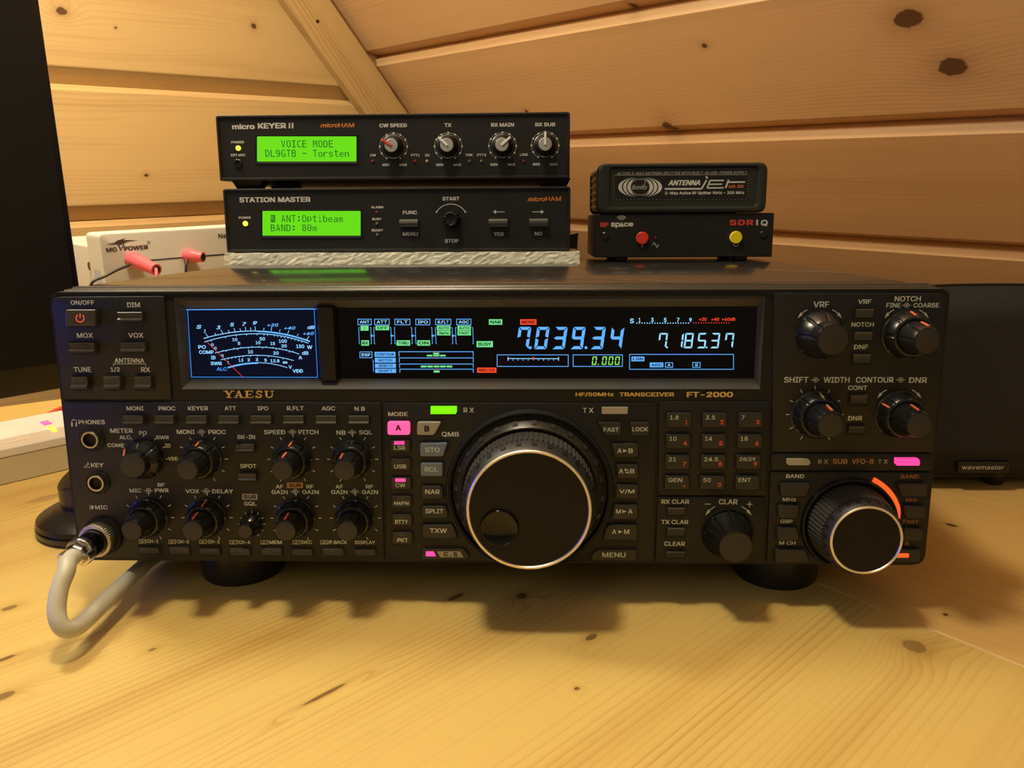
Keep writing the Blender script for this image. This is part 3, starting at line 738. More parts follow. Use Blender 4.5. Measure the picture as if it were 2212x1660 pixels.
def tri(b, d, cx, cy, s_=1, dirn=1, m='print'):
    b.flat([P(cx - 4.5 * dirn, cy - 3.6 * s_, d), P(cx + 4.5 * dirn, cy, d), P(cx - 4.5 * dirn, cy + 3.6 * s_, d)], d, m)
def pair(a, b_, cx, cy, w_, both=False):
    def f(b, d):
        b.text(a, cx - w_ / 2 + 5, cy, 9.6 if a == 'A' else 10.5, 10, 'print', d=d, bold=.016); b.text(b_, cx + w_ / 2 - 5, cy, 9.6 if b_ != 'M' else 11, 10, 'print', d=d, bold=.016)
        if both: tri(b, d, cx, cy - 2.7, .7, 1); tri(b, d, cx, cy + 2.7, .7, -1)
        else: tri(b, d, cx, cy)
    return f
polykey([(1326, 986.5), (1377.8, 986.5), (1378.3, 956.5), (1319, 956.5)], extra=pair('A', 'B', 1350.4, 974.3, 34))
polykey([(1332, 1032.2), (1377.6, 1032.2), (1378, 1001), (1330.4, 1001)], extra=pair('A', 'B', 1353.8, 1018.4, 34, True))
polykey([(1328.5, 1075.8), (1377.3, 1075.8), (1377.6, 1045), (1330.6, 1045)], 'V/M', (1354, 1062.6), 33, 10)
polykey([(1319.8, 1120.4), (1376.8, 1120.4), (1377.2, 1088), (1325.5, 1088)], extra=pair('M', 'A', 1348.9, 1105.5, 35.5))
polykey([(1301, 1165), (1375.5, 1165), (1376, 1131), (1316, 1131), (1308.5, 1137)], extra=pair('A', 'M', 1340.3, 1149.4, 37))
polykey([(1276, 1211), (1374, 1211), (1375.5, 1185.5), (1288.5, 1185.5), (1279, 1196)], 'MENU', (1326, 1199.4), 50.5, 10.3, d=.0022)
# keypad
KC = ((1438.8, 1492.8, 1515.8, 1569.6, 1593.8, 1646.7, 890.8, 922), (1437.6, 1490.4, 1514.4, 1567.3, 1591.4, 1645.5, 936.6, 967.8), (1436.4, 1488.8, 1512.8, 1566, 1589, 1642, 981.3, 1012.5), (1435.2, 1488, 1510.9, 1564.4, 1586.8, 1639.6, 1026, 1057))
KL = ((('1.8', '1'), ('3.5', '2'), ('7', '3')), (('10', '4'), ('14', '5'), ('18', '6')), (('21', '7'), ('24.5', '8'), ('28/29', '9')), (('GEN', '.'), ('50', '0'), ('ENT', '')))
WD = {'1.8': 18.5, '3.5': 20.5, '7': 6, '10': 15.5, '14': 15.5, '18': 15.5, '21': 15.5, '24.5': 30, '28/29': 34, 'GEN': 30, '50': 16, 'ENT': 27}
for r_ in range(4):
    for c_ in range(3):
        x0, x1 = KC[r_][2 * c_], KC[r_][2 * c_ + 1]; y0, y1 = KC[r_][6], KC[r_][7]; a, dgt = KL[r_][c_]
        def ex(b, d, a=a, dgt=dgt, x0=x0, x1=x1, y0=y0):
            b.text(a, x0 + 8.5 + WD[a] / 2, y0 + 11.6, WD[a], 9, 'print', d=d, bold=.010)
            if dgt == '.': b.disc(x1 - 10, y0 + 25, 2.2, 'keyred', d)
            elif dgt: b.text(dgt, x1 - 10, y0 + 21.6, 4.5 if dgt == '1' else 7.6, 9.8, 'keyred', d=d, bold=.03)
        polykey(R4(x0, y0, x1, y1), extra=ex, d=.0030)
# band keys round the small dial
for pts, led in (([(1684, 1071), (1741, 1071), (1750, 1042), (1682.5, 1042)], 0), ([(1679, 1117.5), (1722, 1117.5), (1725, 1089), (1678, 1089)], 0), ([(1676, 1165.5), (1724, 1165.5), (1723.5, 1146), (1718, 1137), (1675, 1137)], 0), ([(1672, 1213), (1745, 1213), (1745.5, 1204), (1736, 1184.5), (1672, 1184.5)], 0),
    ([(1944, 1070.5), (1998.5, 1070.5), (1999.5, 1042), (1937, 1042)], 0), ([(1952.5, 1118), (1994, 1118), (1995, 1089.5), (1949.5, 1089.5)], 0), ([(1947, 1166.5), (1988.5, 1166.5), (1989.6, 1138.5), (1949, 1138.5)], 0), ([(1925, 1212), (1983, 1212), (1985, 1184), (1936, 1184)], 1)):
    o = polykey(pts, d=.0034, r=.0016)
    if led:
        l = MB(R0); dz = PD + .0022; l.prism(roundpoly([P(1934, 1205, dz), P(1963, 1205, dz), P(1963, 1196, dz), P(1934, 1196, dz)], .0003, 2), dz - .0003, dz + .0003, .0001, 'redorange'); l.obj('indicator_light', o, smooth=False)

# --- status lamps
def lampwin(pts, m, label=None):
    l = MB(R0); q = [P(*p, .0018) for p in pts]
    l.prism(inset(q, -.0005), 0, PD + .0001, 0, 'well'); l.prism(q, 0, .0020, .0002, m); return l.obj('indicator_light', radio, smooth=False)
lampwin([(930, 895), (984, 895), (987, 890), (987, 878), (930.5, 878)], 'green')
lampwin([(1300, 895), (1356, 895), (1356.5, 879.7), (1299.3, 879.7)], 'offlamp')
lampwin([(1703, 1006), (1747, 1006), (1751, 1002), (1750, 995), (1745, 990.8), (1699, 990.8), (1698.5, 1001)], 'offlamp')
lampwin([(1938, 1006.5), (1986, 1006.5), (1987.5, 1000), (1986, 993), (1980, 989), (1932.5, 989), (1932, 1001)], 'pink')

# --- knobs
def notch_line(b, c, a_deg, d0, r0, d1, r1, wd, m):
    a = math.radians(a_deg); t = Vector((math.cos(a), 0, -math.sin(a))) * wd / 2; o_ = Vector((math.sin(a), 0, math.cos(a)))
    C0 = Vector((c[0], 0, c[1]))
    v = []
    for d, r in ((d0, r0), (d1, r1)):
        for rr in (r - .0003, r + .00025):
            p = C0 + o_ * rr + Vector((0, -d, 0)); v += [p - t, p + t]
    b.add(v, [(0, 1, 3, 2), (4, 5, 7, 6), (0, 1, 5, 4), (2, 3, 7, 6), (0, 2, 6, 4), (1, 3, 7, 5)], m)
def dual_knob(cx, cy, k, outer=None, inner=None, oc='orange'):
    c = P(cx, cy, PD); z = PD; b = MB(R0)
    b.lathe(c, [(z, .0094 * k), (z + .0006, .0096 * k), (z + .0010, .0091 * k), (z + .0058 * k, .0083 * k), (z + .0068 * k, .0076 * k), (z + .0070 * k, .0068 * k), (z + .0066 * k, .0060 * k)], 'knob', 96, flute=(8, .0005, 2, 4, .16))
    if outer is not None: notch_line(b, c, outer, z + .002 * k, .0090 * k, z + .0064 * k, .0081 * k, .0008, oc)
    o = b.obj('knob', radio)
    b = MB(R0)
    b.lathe(c, [(z + .0060 * k, .0061 * k), (z + .0075 * k, .0061 * k), (z + .0145 * k, .0054 * k), (z + .0162 * k, .0051 * k), (z + .0172 * k, .0047 * k), (z + .0173 * k, .0043 * k)], 'knob', 96, flute=(8, .0004, 1, 3, .16), m2='knobcap')
    if inner is not None: notch_line(b, c, inner, z + .0095 * k, .0060 * k, z + .0158 * k, .0053 * k, .0009, 'orange')
    b.obj('inner_knob', o); return o
def knob(cx, cy, r0, r1, L, ptr=None, ring=None, fl=8):
    c = P(cx, cy, PD); z = PD; b = MB(R0)
    if ring: b.lathe(c, [(z - .001, ring), (z + .0012, ring - .0007), (z + .0010, ring - .0012), (z - .0001, ring - .0026)], 'panel', 56, cap0=False, cap1=False); 
    b.lathe(c, [(z, r0 * 1.02), (z + .0006, r0 * 1.02), (z + .001, r0), (z + L * .35, r0 * .93), (z + L * .55, r1 * 1.06 if r1 * 1.06 < r0 * .92 else r0 * .9), (z + L * .93, r1 * 1.02), (z + L, r1 * .96), (z + L * 1.005, r1 * .90)], 'knob', 96, flute=(fl, .0005, 2, 5, .16), m2='knobcap')
    if ptr is not None: notch_line(b, c, ptr, z + L * .4, r0 * .90, z + L * .9, r1 * 1.03, .0009, 'orange')
    return b.obj('knob', radio)
knob(309.5, 992, .0096, .0060, .0105, ptr=-48)
dual_knob(437, 992.3, 1.0, outer=0); dual_knob(632.9, 992.8, 1.0, outer=3, inner=0); dual_knob(761.8, 992.8, 1.0, inner=-22)
dual_knob(321, 1118.7, 1.0); dual_knob(447.4, 1118.9, 1.0, outer=5, inner=-2); dual_knob(639.3, 1120, 1.0, inner=-4); dual_knob(767.5, 1120, 1.0)
knob(544, 1133, .0054, .0034, .0095)
knob(1771, 723, .0108, .0070, .0172)
dual_knob(1760.7, 896, 1.18, outer=4, inner=9, oc='gold'); dual_knob(1958.3, 723, 1.18, outer=0, inner=9); dual_knob(1942.7, 896, 1.18, outer=-58, inner=-2)
knob(1571, 1152.5, .0112, .0077, .0172, ring=.0128)

# --- jacks
def jack(cx, cy, r, hole):
    c = P(cx, cy, PD); b = MB(R0); z = PD
    b.lathe(c, [(z, r * 1.42), (z + .0004, r * 1.40), (z + .0002, r * 1.28), (z, r * 1.15)], 'panel', 40, cap0=False, cap1=False)
    b.lathe(c, [(z, r), (z + .0016, r), (z + .0022, r * .93), (z + .0022, hole * 1.06), (z + .0016, hole), (z + .0001, hole * .97)], 'jackring', 40, m2='well', cap0=False, mats=['jackring', 'jackring', 'jackring', 'jackring', 'well']); return b.obj('jack', radio)
jack(198.5, 949, px2m(198, 949, 19.5), px2m(198, 949, 13.6)); jack(211.5, 1042.5, px2m(211, 1042, 18.5), px2m(211, 1042, 13))
c = P(222, 1158, PD); b = MB(R0); b.lathe(c, [(PD, .0098), (PD + .0012, .0096), (PD + .0014, .0080), (PD + .0014, .0076)], 'black', 40); b.obj('microphone_socket', radio)

# --- main tuning dial
c = P(1143.5, 1061.5, PD)
b = MB(R0); zm = .0016
b.lathe(c, [(PD - .0006, .0400), (PD + .0020, .0392), (PD + .0024, .0385), (PD + .0019, .0372)], 'panel', 120, cap0=False, cap1=False, zmin=zm)
b.lathe(c, [(PD + .0019, .0372), (PD - .0002, .0362), (PD - .0001, .0355)], 'black', 120, cap0=False, cap1=False, zmin=zm)
b.obj('dial_surround', radio)
b = MB(R0)
b.lathe(c, [(PD + .0001, .0357), (PD + .0016, .0352), (PD + .0052, .0322), (PD + .0048, .0312)], 'lip', 120, cap0=False, cap1=False, zmin=zm)
for i in range(24):
    a = math.radians(i * 15 + 4); ox, oz = math.sin(a), math.cos(a)
    if c[1] + .034 * oz < .004: continue
    v = []
    for d, r in ((.0018, .0352), (.0030, .0336)):
        for s_ in (-1, 1):
            for e in (0, .0010): v.append((c[0] + (r) * ox + s_ * .0012 * oz, -(PD + d + e), c[1] + r * oz - s_ * .0012 * ox))
    b.add(v, [(0, 1, 3, 2), (4, 5, 7, 6), (0, 1, 5, 4), (2, 3, 7, 6), (0, 2, 6, 4), (1, 3, 7, 5)], 'knobcap')
b.obj('torque_ring', radio)
z = PD
b = MB(R0)
prof = [(z + .0005, .0290), (z + .0052, .0290), (z + .0056, .0304), (z + .0064, .0308), (z + .0186, .0305), (z + .0190, .0299), (z + .0196, .0301), (z + .0258, .0285), (z + .0268, .0277)]
b.lathe(c, prof, 'rubber', 324, flute=(81, .0008, 3, 4, .42), m2='black', mats=['black', 'rubber', 'rubber', 'rubber', 'black', 'black', 'knobcap', 'knobcap'])
for i in range(26):
    a = math.radians(i * 360 / 26 + 5); ox, oz = math.sin(a), math.cos(a); v = []
    for d, r in ((.0212, .02985), (.0240, .0291)):
        for s_ in (-1, 1):
            for e in (-.0004, .00022): v.append((c[0] + (r + e) * ox + s_ * .0011 * oz, -(z + d), c[1] + (r + e) * oz - s_ * .0011 * ox))
    b.add(v, [(0, 1, 3, 2), (4, 5, 7, 6), (0, 1, 5, 4), (2, 3, 7, 6), (0, 2, 6, 4), (1, 3, 7, 5)], 'well')
dial = b.obj('tuning_dial', radio)
b = MB(R0); b.lathe(c, [(z + .0262, .0279), (z + .0272, .0277), (z + .0276, .0273), (z + .0276, .0266), (z + .0271, .0262), (z + .0266, .0261)], 'goldring', 120, cap0=False, cap1=False); b.obj('trim_ring', dial)
b = MB(R0); b.lathe(c, [(z + .0262, .0266), (z + .0269, .0266)], 'black', 96)
b.obj('dial_face', dial)
df = z + .0269; fc = P(1078.7, 1140.5, df); fr_ = .0087
b = MB(R0); b.lathe(fc, [(df, fr_), (df + .0009, fr_ * .985), (df + .0013, fr_ * .95), (df + .0014, fr_ * .91), (df + .0012, fr_ * .87), (df + .00085, fr_ * .76), (df + .0005, fr_ * .6), (df + .00025, fr_ * .4), (df + .0001, fr_ * .2), (df + .00006, fr_ * .04)], 'gloss', 48); b.obj('finger_dimple', dial)

# --- small dial
c = P(1834.5, 1132.5, PD); b = MB(R0)
b.lathe(c, [(PD - .0003, .0232), (PD + .0018, .0222), (PD + .0020, .0216), (PD + .0010, .0206), (PD, .0196)], 'panel', 96, cap0=False, cap1=False, zmin=.0022); b.obj('dial_surround', radio)
b = MB(R0)
b.lathe(c, [(z, .0190), (z + .0008, .0198), (z + .0150, .0183), (z + .0154, .0176), (z + .0160, .0178), (z + .0196, .0168), (z + .0205, .0160)], 'rubber', 240, flute=(60, .0005, 1, 2, .45), m2='black', mats=['black', 'rubber', 'black', 'black', 'knobcap', 'knobcap'])
for i in range(24):
    a = math.radians(i * 15 + 3); ox, oz = math.sin(a), math.cos(a); v = []
    for d, r in ((.0168, .0176), (.0186, .0171)):
        for s_ in (-1, 1):
            for e in (-.0003, .0002): v.append((c[0] + (r + e) * ox + s_ * .0007 * oz, -(z + d), c[1] + (r + e) * oz - s_ * .0007 * ox))
    b.add(v, [(0, 1, 3, 2), (4, 5, 7, 6), (0, 1, 5, 4), (2, 3, 7, 6), (0, 2, 6, 4), (1, 3, 7, 5)], 'well')
sd_ = b.obj('tuning_dial', radio)
b = MB(R0); b.lathe(c, [(z + .0200, .0162), (z + .0208, .0161), (z + .0212, .0157), (z + .0212, .0152), (z + .0208, .0149), (z + .0205, .0148)], 'goldring', 96, cap0=False, cap1=False); b.obj('trim_ring', sd_)
b = MB(R0); b.lathe(c, [(z + .0201, .0152), (z + .0207, .0152)], 'black', 80); b.obj('dial_face', sd_)
# lit arc beside it
b = MB(R0); n = 16; pi_ = []; po = []
for i in range(n + 1):
    a = math.radians(23 + (82 - 23) * i / n); w_ = .0011 * min(1, (n - i) / 5 + .25)
    rr = .0240 - .0012 * i / n
    pi_.append((c[0] + (rr - w_) * math.sin(a), c[1] + (rr - w_) * math.cos(a))); po.append((c[0] + (rr + w_) * math.sin(a), c[1] + (rr + w_) * math.cos(a)))
v = [(x, -(PD - .0003), zz) for x, zz in pi_ + po] + [(x, -(PD + .0014), zz) for x, zz in pi_ + po]; k = n + 1
f = [(i, i + 1, k + i + 1, k + i) for i in range(n)] + [(2 * k + i, 2 * k + i + 1, 3 * k + i + 1, 3 * k + i) for i in range(n)] + [(i, i + 1, 2 * k + i + 1, 2 * k + i) for i in range(n)] + [(k + i, k + i + 1, 3 * k + i + 1, 3 * k + i) for i in range(n)] + [(0, k, 3 * k, 2 * k), (n, k + n, 3 * k + n, 2 * k + n)]
b.add(v, f, 'redorange'); b.obj('indicator_light', radio, smooth=False)

# --- feet
for (fx, fy, fr2, front) in ((.0668 + .002, .0345, .0215, True), (.3495, .0345, .0215, True), (.0668, .28, .016, False), (.3495, .28, .016, False)):
    n = 40; b = MB(R0); v = []
    for lvl, rr in ((0, fr2), (1, fr2 * 1.0), (2, fr2 * .965)):
        for i in range(n):
            a = 2 * math.pi * i / n; x = fx + rr * math.cos(a); y = fy + rr * math.sin(a)
            zg = (-TOFF.z + SA * y) / CA     # desk surface in the radio's own space
            v.append((x, y, (0.004, zg + (.0018 if front else .0006), zg)[lvl]))
    f = [(r * n + i, r * n + (i + 1) % n, (r + 1) * n + (i + 1) % n, (r + 1) * n + i) for r in range(2) for i in range(n)] + [tuple(range(n)), tuple(range(2 * n, 3 * n))]
    b.add(v, f, 'speakerbody'); b.obj('foot', radio)

# --- printed lettering
L = MB(R0); dp = PD + .0001
def W(t, cx, cy, w_, h_=9.5, m='print', **k): L.text(t, cx, cy, w_, h_, m, d=dp, **k)
for t, cx, cy, w_, h_ in (('ON/OFF', 178, 654.5, 51, 11), ('DIM', 288.3, 658.9, 28, 10.8), ('MOX', 183.4, 725, 35, 10.8), ('VOX', 293.4, 724.7, 32.8, 10.8), ('ANTENNA', 279.4, 779.3, 64.5, 10), ('TUNE', 178, 798.7, 37.3, 10.8), ('1/2', 248.7, 799, 20, 11), ('RX', 314.4, 799, 19.6, 10.6),
    ('MONI', 291.7, 882.7, 36.6, 9), ('PROC', 360.4, 882.7, 36.6, 9), ('KEYER', 427.7, 882.5, 43.5, 9), ('ATT', 497.5, 882.6, 24.7, 9), ('IPO', 567.8, 882.6, 23.4, 9), ('R.FLT', 638, 882.6, 36.6, 9), ('AGC', 709.3, 882.8, 29.3, 9), ('N B', 777, 883.6, 22.4, 9),
    ('METER', 262.3, 931, 48.8, 9.5), ('ALC', 269.7, 945.3, 23.3, 8.3), ('COMP', 250, 962.4, 35.5, 8.3), ('PO', 308.6, 935.9, 16.7, 8.5), ('SWR', 351.2, 945.5, 27.5, 8.3), ('ID', 362.6, 963.3, 12, 8.5), ('VDD', 373.7, 991.5, 20.6, 8),
    ('MONI', 401.2, 933.5, 39, 9.6), ('PROC', 468.8, 933.7, 38, 9.6), ('SPEED', 593.2, 934, 46.5, 9.6), ('PITCH', 666.4, 934, 43, 9.6), ('BK-IN', 532, 944.5, 37.8, 8.8), ('SPOT', 536.4, 1007.3, 35, 8.8), ('NB', 736.5, 935, 19.5, 9.6), ('SQL', 789.8, 934.8, 28.6, 10),
    ('MIC', 292.6, 1060.3, 25.6, 8.4), ('RF', 348, 1048, 15.6, 8), ('PWR', 349.2, 1060, 30, 8.4), ('VOX', 415.3, 1061.8, 29.8, 8.8), ('DELAY', 481, 1062, 45, 8.8), ('AF', 603.6, 1051.8, 16, 8.4), ('RF', 669.5, 1052, 16, 8.4), ('GAIN', 604, 1063.6, 34.8, 8.8), ('GAIN', 670.7, 1063.6, 35.7, 8.8),
    ('AF', 732.7, 1052, 16.5, 8.4), ('RF', 798, 1052, 16.5, 8.4), ('GAIN', 733, 1063.6, 35.5, 8.8), ('GAIN', 799, 1063.6, 34.8, 8.8), ('SQL', 540.8, 1088.9, 27.5, 9.2),
    ('CH-1', 329.5, 1169.8, 25, 7.6), ('CH-2', 395.3, 1170.7, 25, 7.6), ('CH-3', 461.7, 1170.9, 25, 7.6), ('CH-4', 528, 1172, 25, 7.6), ('MEM', 595.4, 1172, 26.8, 7.6), ('DEC', 663, 1172, 22.3, 7.6), ('P.BACK', 730.8, 1172, 38, 7.6), ('DISPLAY', 788.6, 1172.5, 43.5, 7.6),
    ('PHONES', 197.9, 912.3, 57, 9.4), ('KEY', 210, 1005.2, 27.5, 9), ('MIC', 218.8, 1096.5, 26.8, 9), ('MODE', 859.5, 895, 42, 9), ('R X', 1012.6, 886.4, 22.8, 10.5), ('QMB', 972.7, 939, 37.6, 11), ('T X', 1270.4, 886.9, 23, 10.5),
    ('RX CLAR', 1458.7, 1084.3, 60, 9.4), ('TX CLAR', 1457.5, 1128.3, 58.7, 9.4), ('CLEAR', 1457.2, 1175.3, 45, 9.4), ('CLAR', 1572.9, 1084.6, 40.4, 11.3),
    ('VRF', 1774.2, 658, 34, 13), ('VRF', 1867.8, 652, 28.4, 9.8), ('NOTCH', 1863.5, 701.4, 48.5, 9.8), ('DNF', 1859.8, 750, 30.7, 9.8), ('NOTCH', 1961, 645.7, 56.6, 11.4), ('FINE', 1930.3, 659.8, 31, 10), ('COARSE', 2000.9, 659.8, 55.4, 10),
    ('SHIFT', 1720.1, 820.8, 52.7, 12.4), ('WIDTH', 1807.2, 821, 56.3, 12.4), ('CONTOUR', 1889.5, 821, 81.3, 12.4), ('DNR', 1983, 821.5, 39.2, 12.4), ('CONT', 1852.7, 838.2, 41.7, 9.8), ('DNR', 1847.2, 904, 30.7, 9.8),
    ('BAND', 1717.5, 1029.2, 39.5, 8.4), ('MHz', 1705.3, 1079.6, 28.8, 8), ('GRP', 1698.8, 1127, 26.2, 8), ('M CH', 1700.8, 1173.5, 35.2, 8.2)):
    W(t, cx, cy, w_, h_)
W('R X', 1778.1, 997.7, 22.4, 9.4, 'printdim'); W('T X', 1907.3, 997.7, 21.4, 9.4, 'printdim')
W('SUB', 1814.8, 997.2, 31.5, 10.8, 'bronze'); W('VFO-B', 1863.8, 997.2, 47, 10.8, 'bronze')
for t, cx, cy, w_ in (('BAND', 1965.4, 1030.2, 39.5), ('MHz', 1968.8, 1080.5, 24.7), ('FAST', 1967.6, 1127.6, 33), ('B', 1959.5, 1175.2, 8.5)): W(t, cx, cy, w_, 8.2, 'orangedim', shear=0)
W('HF/50MHz', 1284.5, 852.7, 82.6, 9.6, 'gold', bold=.03); W('TRANSCEIVER', 1397, 852.5, 118.5, 9, 'gold', bold=.03); W('FT-2000', 1533.4, 852.7, 100, 11.8, 'gold', bold=.035)
def boxed(x0, y0, x1, y1, t, m='printdim', w_=None):
    L.rect(x0, y0, x1, y1, m, dp, r=.0003); L.text(t, (x0 + x1) / 2, (y0 + y1) / 2, w_ or (x1 - x0) * .78, (y1 - y0) * .64, 'black', d=dp + .0001, bold=.02)
boxed(619.8, 1042.9, 654.2, 1055.1, 'SUB', 'bronze'); boxed(523, 1067.4, 556.2, 1080.2, 'SUB')
for x0, x1, y0, t in ((299.7, 315.7, 1165.6, 'F1'), (363.8, 380.5, 1166.3, 'F2'), (430.2, 447, 1166.3, 'F3'), (495.5, 513.8, 1167.3, 'F4'), (562.3, 579.7, 1167.3, 'F5'), (632.2, 650, 1167.3, 'F6'), (691.7, 710.3, 1167.3, 'F7')): boxed(x0, y0, x1, y0 + 9.4, t)
def coax(cx, cy, s_=1, m='print'):
    L.arcp(cx, cy, 5.4 * s_, 0, 360, 1.3 * s_, m, dp, 16); L.disc(cx, cy, 2.5 * s_, m, dp); L.seg((cx - 11 * s_, cy), (cx - 5.4 * s_, cy), 1.3 * s_, m, dp); L.seg((cx + 5.4 * s_, cy), (cx + 10 * s_, cy), 1.3 * s_, m, dp)
for x, y in ((434.8, 933.7), (631.7, 933.7), (761, 934.4), (320.8, 1060.5), (445.5, 1061.4), (637.5, 1062.6), (766.1, 1062.6), (1958.8, 659.9), (1761.4, 821), (1945.7, 821)): coax(x, y, .95)
def ticks_(cx, cy, r0, r1, angs, w_=1.7):
    for a in angs:
        s_, k_ = math.sin(math.radians(a)), math.cos(math.radians(a)); L.seg((cx + r0 * s_, cy - r0 * k_ * .985), (cx + r1 * s_, cy - r1 * k_ * .985), w_, 'print', dp)
AA = [a for a in range(-150, 151, 30)]
for cx, cy in ((437, 992.3), (632.9, 992.8), (761.8, 992.8), (321, 1118.7), (447.4, 1118.9), (639.3, 1120), (767.5, 1120)): ticks_(cx, cy, 48.5, 55.5, AA if cx > 600 else [a for a in AA if a > -80 or cx == 447.4])
ticks_(309.5, 992, 48, 54.5, (-60, -30, 0, 30, 60, 90)); ticks_(544, 1133, 24, 29.5, AA, 1.5); ticks_(1760.7, 896, 55, 63, AA)
L.path([(245.2, 792), (245.2, 786.5), (314.4, 786.5), (314.6, 793)], 1.2, 'print', dp)
for cx, cy, r in ((1771, 723, 60), (1958.3, 723, 60), (1942.7, 896, 60), (1573.5, 1151, 63)):
    for sgn in (-1, 1):
        L.arcp(cx, cy, r, 27 * sgn, 43 * sgn, 2.0, 'print', dp, 6)
        a0 = math.radians(54 * sgn); a1 = math.radians(41 * sgn)
        tip = (cx + r * .99 * math.sin(a0), cy - r * .99 * math.cos(a0)); b1_ = (cx + (r + 3.6) * math.sin(a1), cy - (r + 3.6) * math.cos(a1)); b2_ = (cx + (r - 3.6) * math.sin(a1), cy - (r - 3.6) * math.cos(a1))
        L.flat([P(*tip, dp), P(*b1_, dp), P(*b2_, dp)], dp, 'print')
L.seg((1522.5, 1089.5), (1535, 1089.5), 2, 'print', dp); L.seg((1613, 1090), (1625.5, 1090), 2, 'print', dp); L.seg((1619.2, 1083.5), (1619.2, 1096), 2, 'print', dp)
L.arcp(160, 912, 5.2, -125, 125, 1.4, 'print', dp, 14)
for x in (155.5, 164.8): L.rect(x - 1.6, 914, x + 1.6, 922, 'print', dp)
L.path([(181, 1010), (194.5, 1010)], 1.4, 'print', dp); L.path([(183, 1007.4), (192, 1003.5)], 1.4, 'print', dp); L.seg((190, 1004), (190, 999.5), 2.4, 'print', dp)
L.path([(194.5, 1091.5), (194.5, 1101.5)], 1.3, 'print', dp); L.flat([P(197, 1092, dp), P(201, 1093, dp), P(203, 1096.5, dp), P(201, 1100, dp), P(197, 1101, dp)], dp, 'print')
# slab-serif maker's name
def serif_word(x, y0, y1, m):
    h = y1 - y0; th = 4.6; hs = 1.8
    def bar(a, b, w_): L.seg(a, b, w_, m, dp)
    def srf(cx, yy, half=5.6): bar((cx - half, yy), (cx + half, yy), hs)
    t, bt = y0 + .9, y1 - .9
    # Y
    bar((x + 5, y0), (x + 12, (y0 + y1) / 2 + 1), th); bar((x + 19.5, y0), (x + 12.5, (y0 + y1) / 2 + 1), 2.2); bar((x + 12, (y0 + y1) / 2), (x + 12, y1), th); srf(x + 5, t, 5); srf(x + 19.5, t, 4); srf(x + 12, bt)
    x += 23
    bar((x + 9.5, y0), (x + 3.5, y1), 2.2); bar((x + 9.5, y0), (x + 16.5, y1), th); bar((x + 6, y1 - 5), (x + 14, y1 - 5), 1.6); srf(x + 3.5, bt, 4); srf(x + 17, bt, 5)
    x += 23
    bar((x + 5, y0), (x + 5, y1), th); bar((x, t), (x + 18, t), hs); bar((x, bt), (x + 18.5, bt), hs); bar((x + 5, (y0 + y1) / 2), (x + 13, (y0 + y1) / 2), 1.7); bar((x + 17.2, y0), (x + 17.2, y0 + 4.6), 1.8); bar((x + 17.8, y1 - 4.8), (x + 17.8, y1), 1.8); bar((x + 12.8, (y0 + y1) / 2 - 2.4), (x + 12.8, (y0 + y1) / 2 + 2.4), 1.6)
    x += 22
    yc = (y0 + y1) / 2
    L.arcp(x + 8.5, y0 + h * .27, h * .24, -190, 80, 3.0, m, dp, 12, ry=1.0); L.arcp(x + 8.5, y1 - h * .27, h * .24, -100, -370 + 190, 3.0, m, dp, 12) if False else None
    pts = [(x + 14.5, y0 + 3.8), (x + 11.5, y0 + 1.4), (x + 7.5, y0 + 1.2), (x + 4, y0 + 3), (x + 4, y0 + 5.6), (x + 7, y0 + 7.2), (x + 12, y0 + 8.8), (x + 14.5, y0 + 11), (x + 13.5, y1 - 2.4), (x + 9.5, y1 - 1), (x + 5, y1 - 1.6), (x + 2.5, y1 - 4.4)]
    L.path(pts, 3.0, m, dp); bar((x + 15.2, y0), (x + 15.2, y0 + 5), 1.6); bar((x + 2.2, y1 - 5.2), (x + 2.2, y1), 1.6)
    x += 20
    bar((x + 5, y0), (x + 5, y1 - 4), th); bar((x + 17.5, y0), (x + 17.5, y1 - 4.5), 2.2); L.path([(x + 5, y1 - 4.6), (x + 7, y1 - 1.8), (x + 11.5, y1 - 1), (x + 15.5, y1 - 2), (x + 17.5, y1 - 5)], 2.6, m, dp); srf(x + 5, t, 5); srf(x + 17.5, t, 4)
serif_word(482.5, 844.3, 860, 'gold')
L.obj('printed_lettering', radio, smooth=False)

# ------------------------------------------------------------------ boxes stacked on the radio
ZT = .1332
def at_radio(x, y, z): return TILT @ Vector((x, y, z)) + TOFF
KY = .222
K2 = Frame(at_radio(0, KY, 0)); 
fo = Frame(at_radio(0, KY - .003, 0))
# foam sheet
fx0, fzt = fo.P(484, 545.5, 0); fx1, _ = fo.P(1252, 545, 0)
FT = fo.P(900, 545, 0)[1]
b = MB(); nx, nz, ny = 90, 5, 14
rnd = random.Random(3)
def fv(i, j): 
    return (fx0 + (fx1 - fx0) * i / nx + (rnd.uniform(-.0003, .0003)), rnd.uniform(-.0003, .0002), ZT + (FT - ZT) * j / nz + (0 if j in (0,) else rnd.uniform(-.0004, 0)))
g = [[fv(i, j) for j in range(nz + 1)] for i in range(nx + 1)]
vv = [p for col_ in g for p in col_]
ff = [(i * (nz + 1) + j, (i + 1) * (nz + 1) + j, (i + 1) * (nz + 1) + j + 1, i * (nz + 1) + j + 1) for i in range(nx) for j in range(nz)]
dep = .088; base = len(vv)
vv += [(x, dep, z_) for (x, y_, z_) in (g[0][0], g[nx][0], g[nx][nz], g[0][nz])]
ff.append((base, base + 1, base + 2, base + 3))
ff.append(tuple([i * (nz + 1) + nz for i in range(nx + 1)] + [base + 2, base + 3]))
ff.append(tuple([i * (nz + 1) for i in range(nx + 1)] + [base + 1, base]))
ff.append(tuple([j for j in range(nz + 1)] + [base + 3, base])); ff.append(tuple([nx * (nz + 1) + j for j in range(nz + 1)] + [base + 2, base + 1]))
b.add(vv, ff, 'foam')
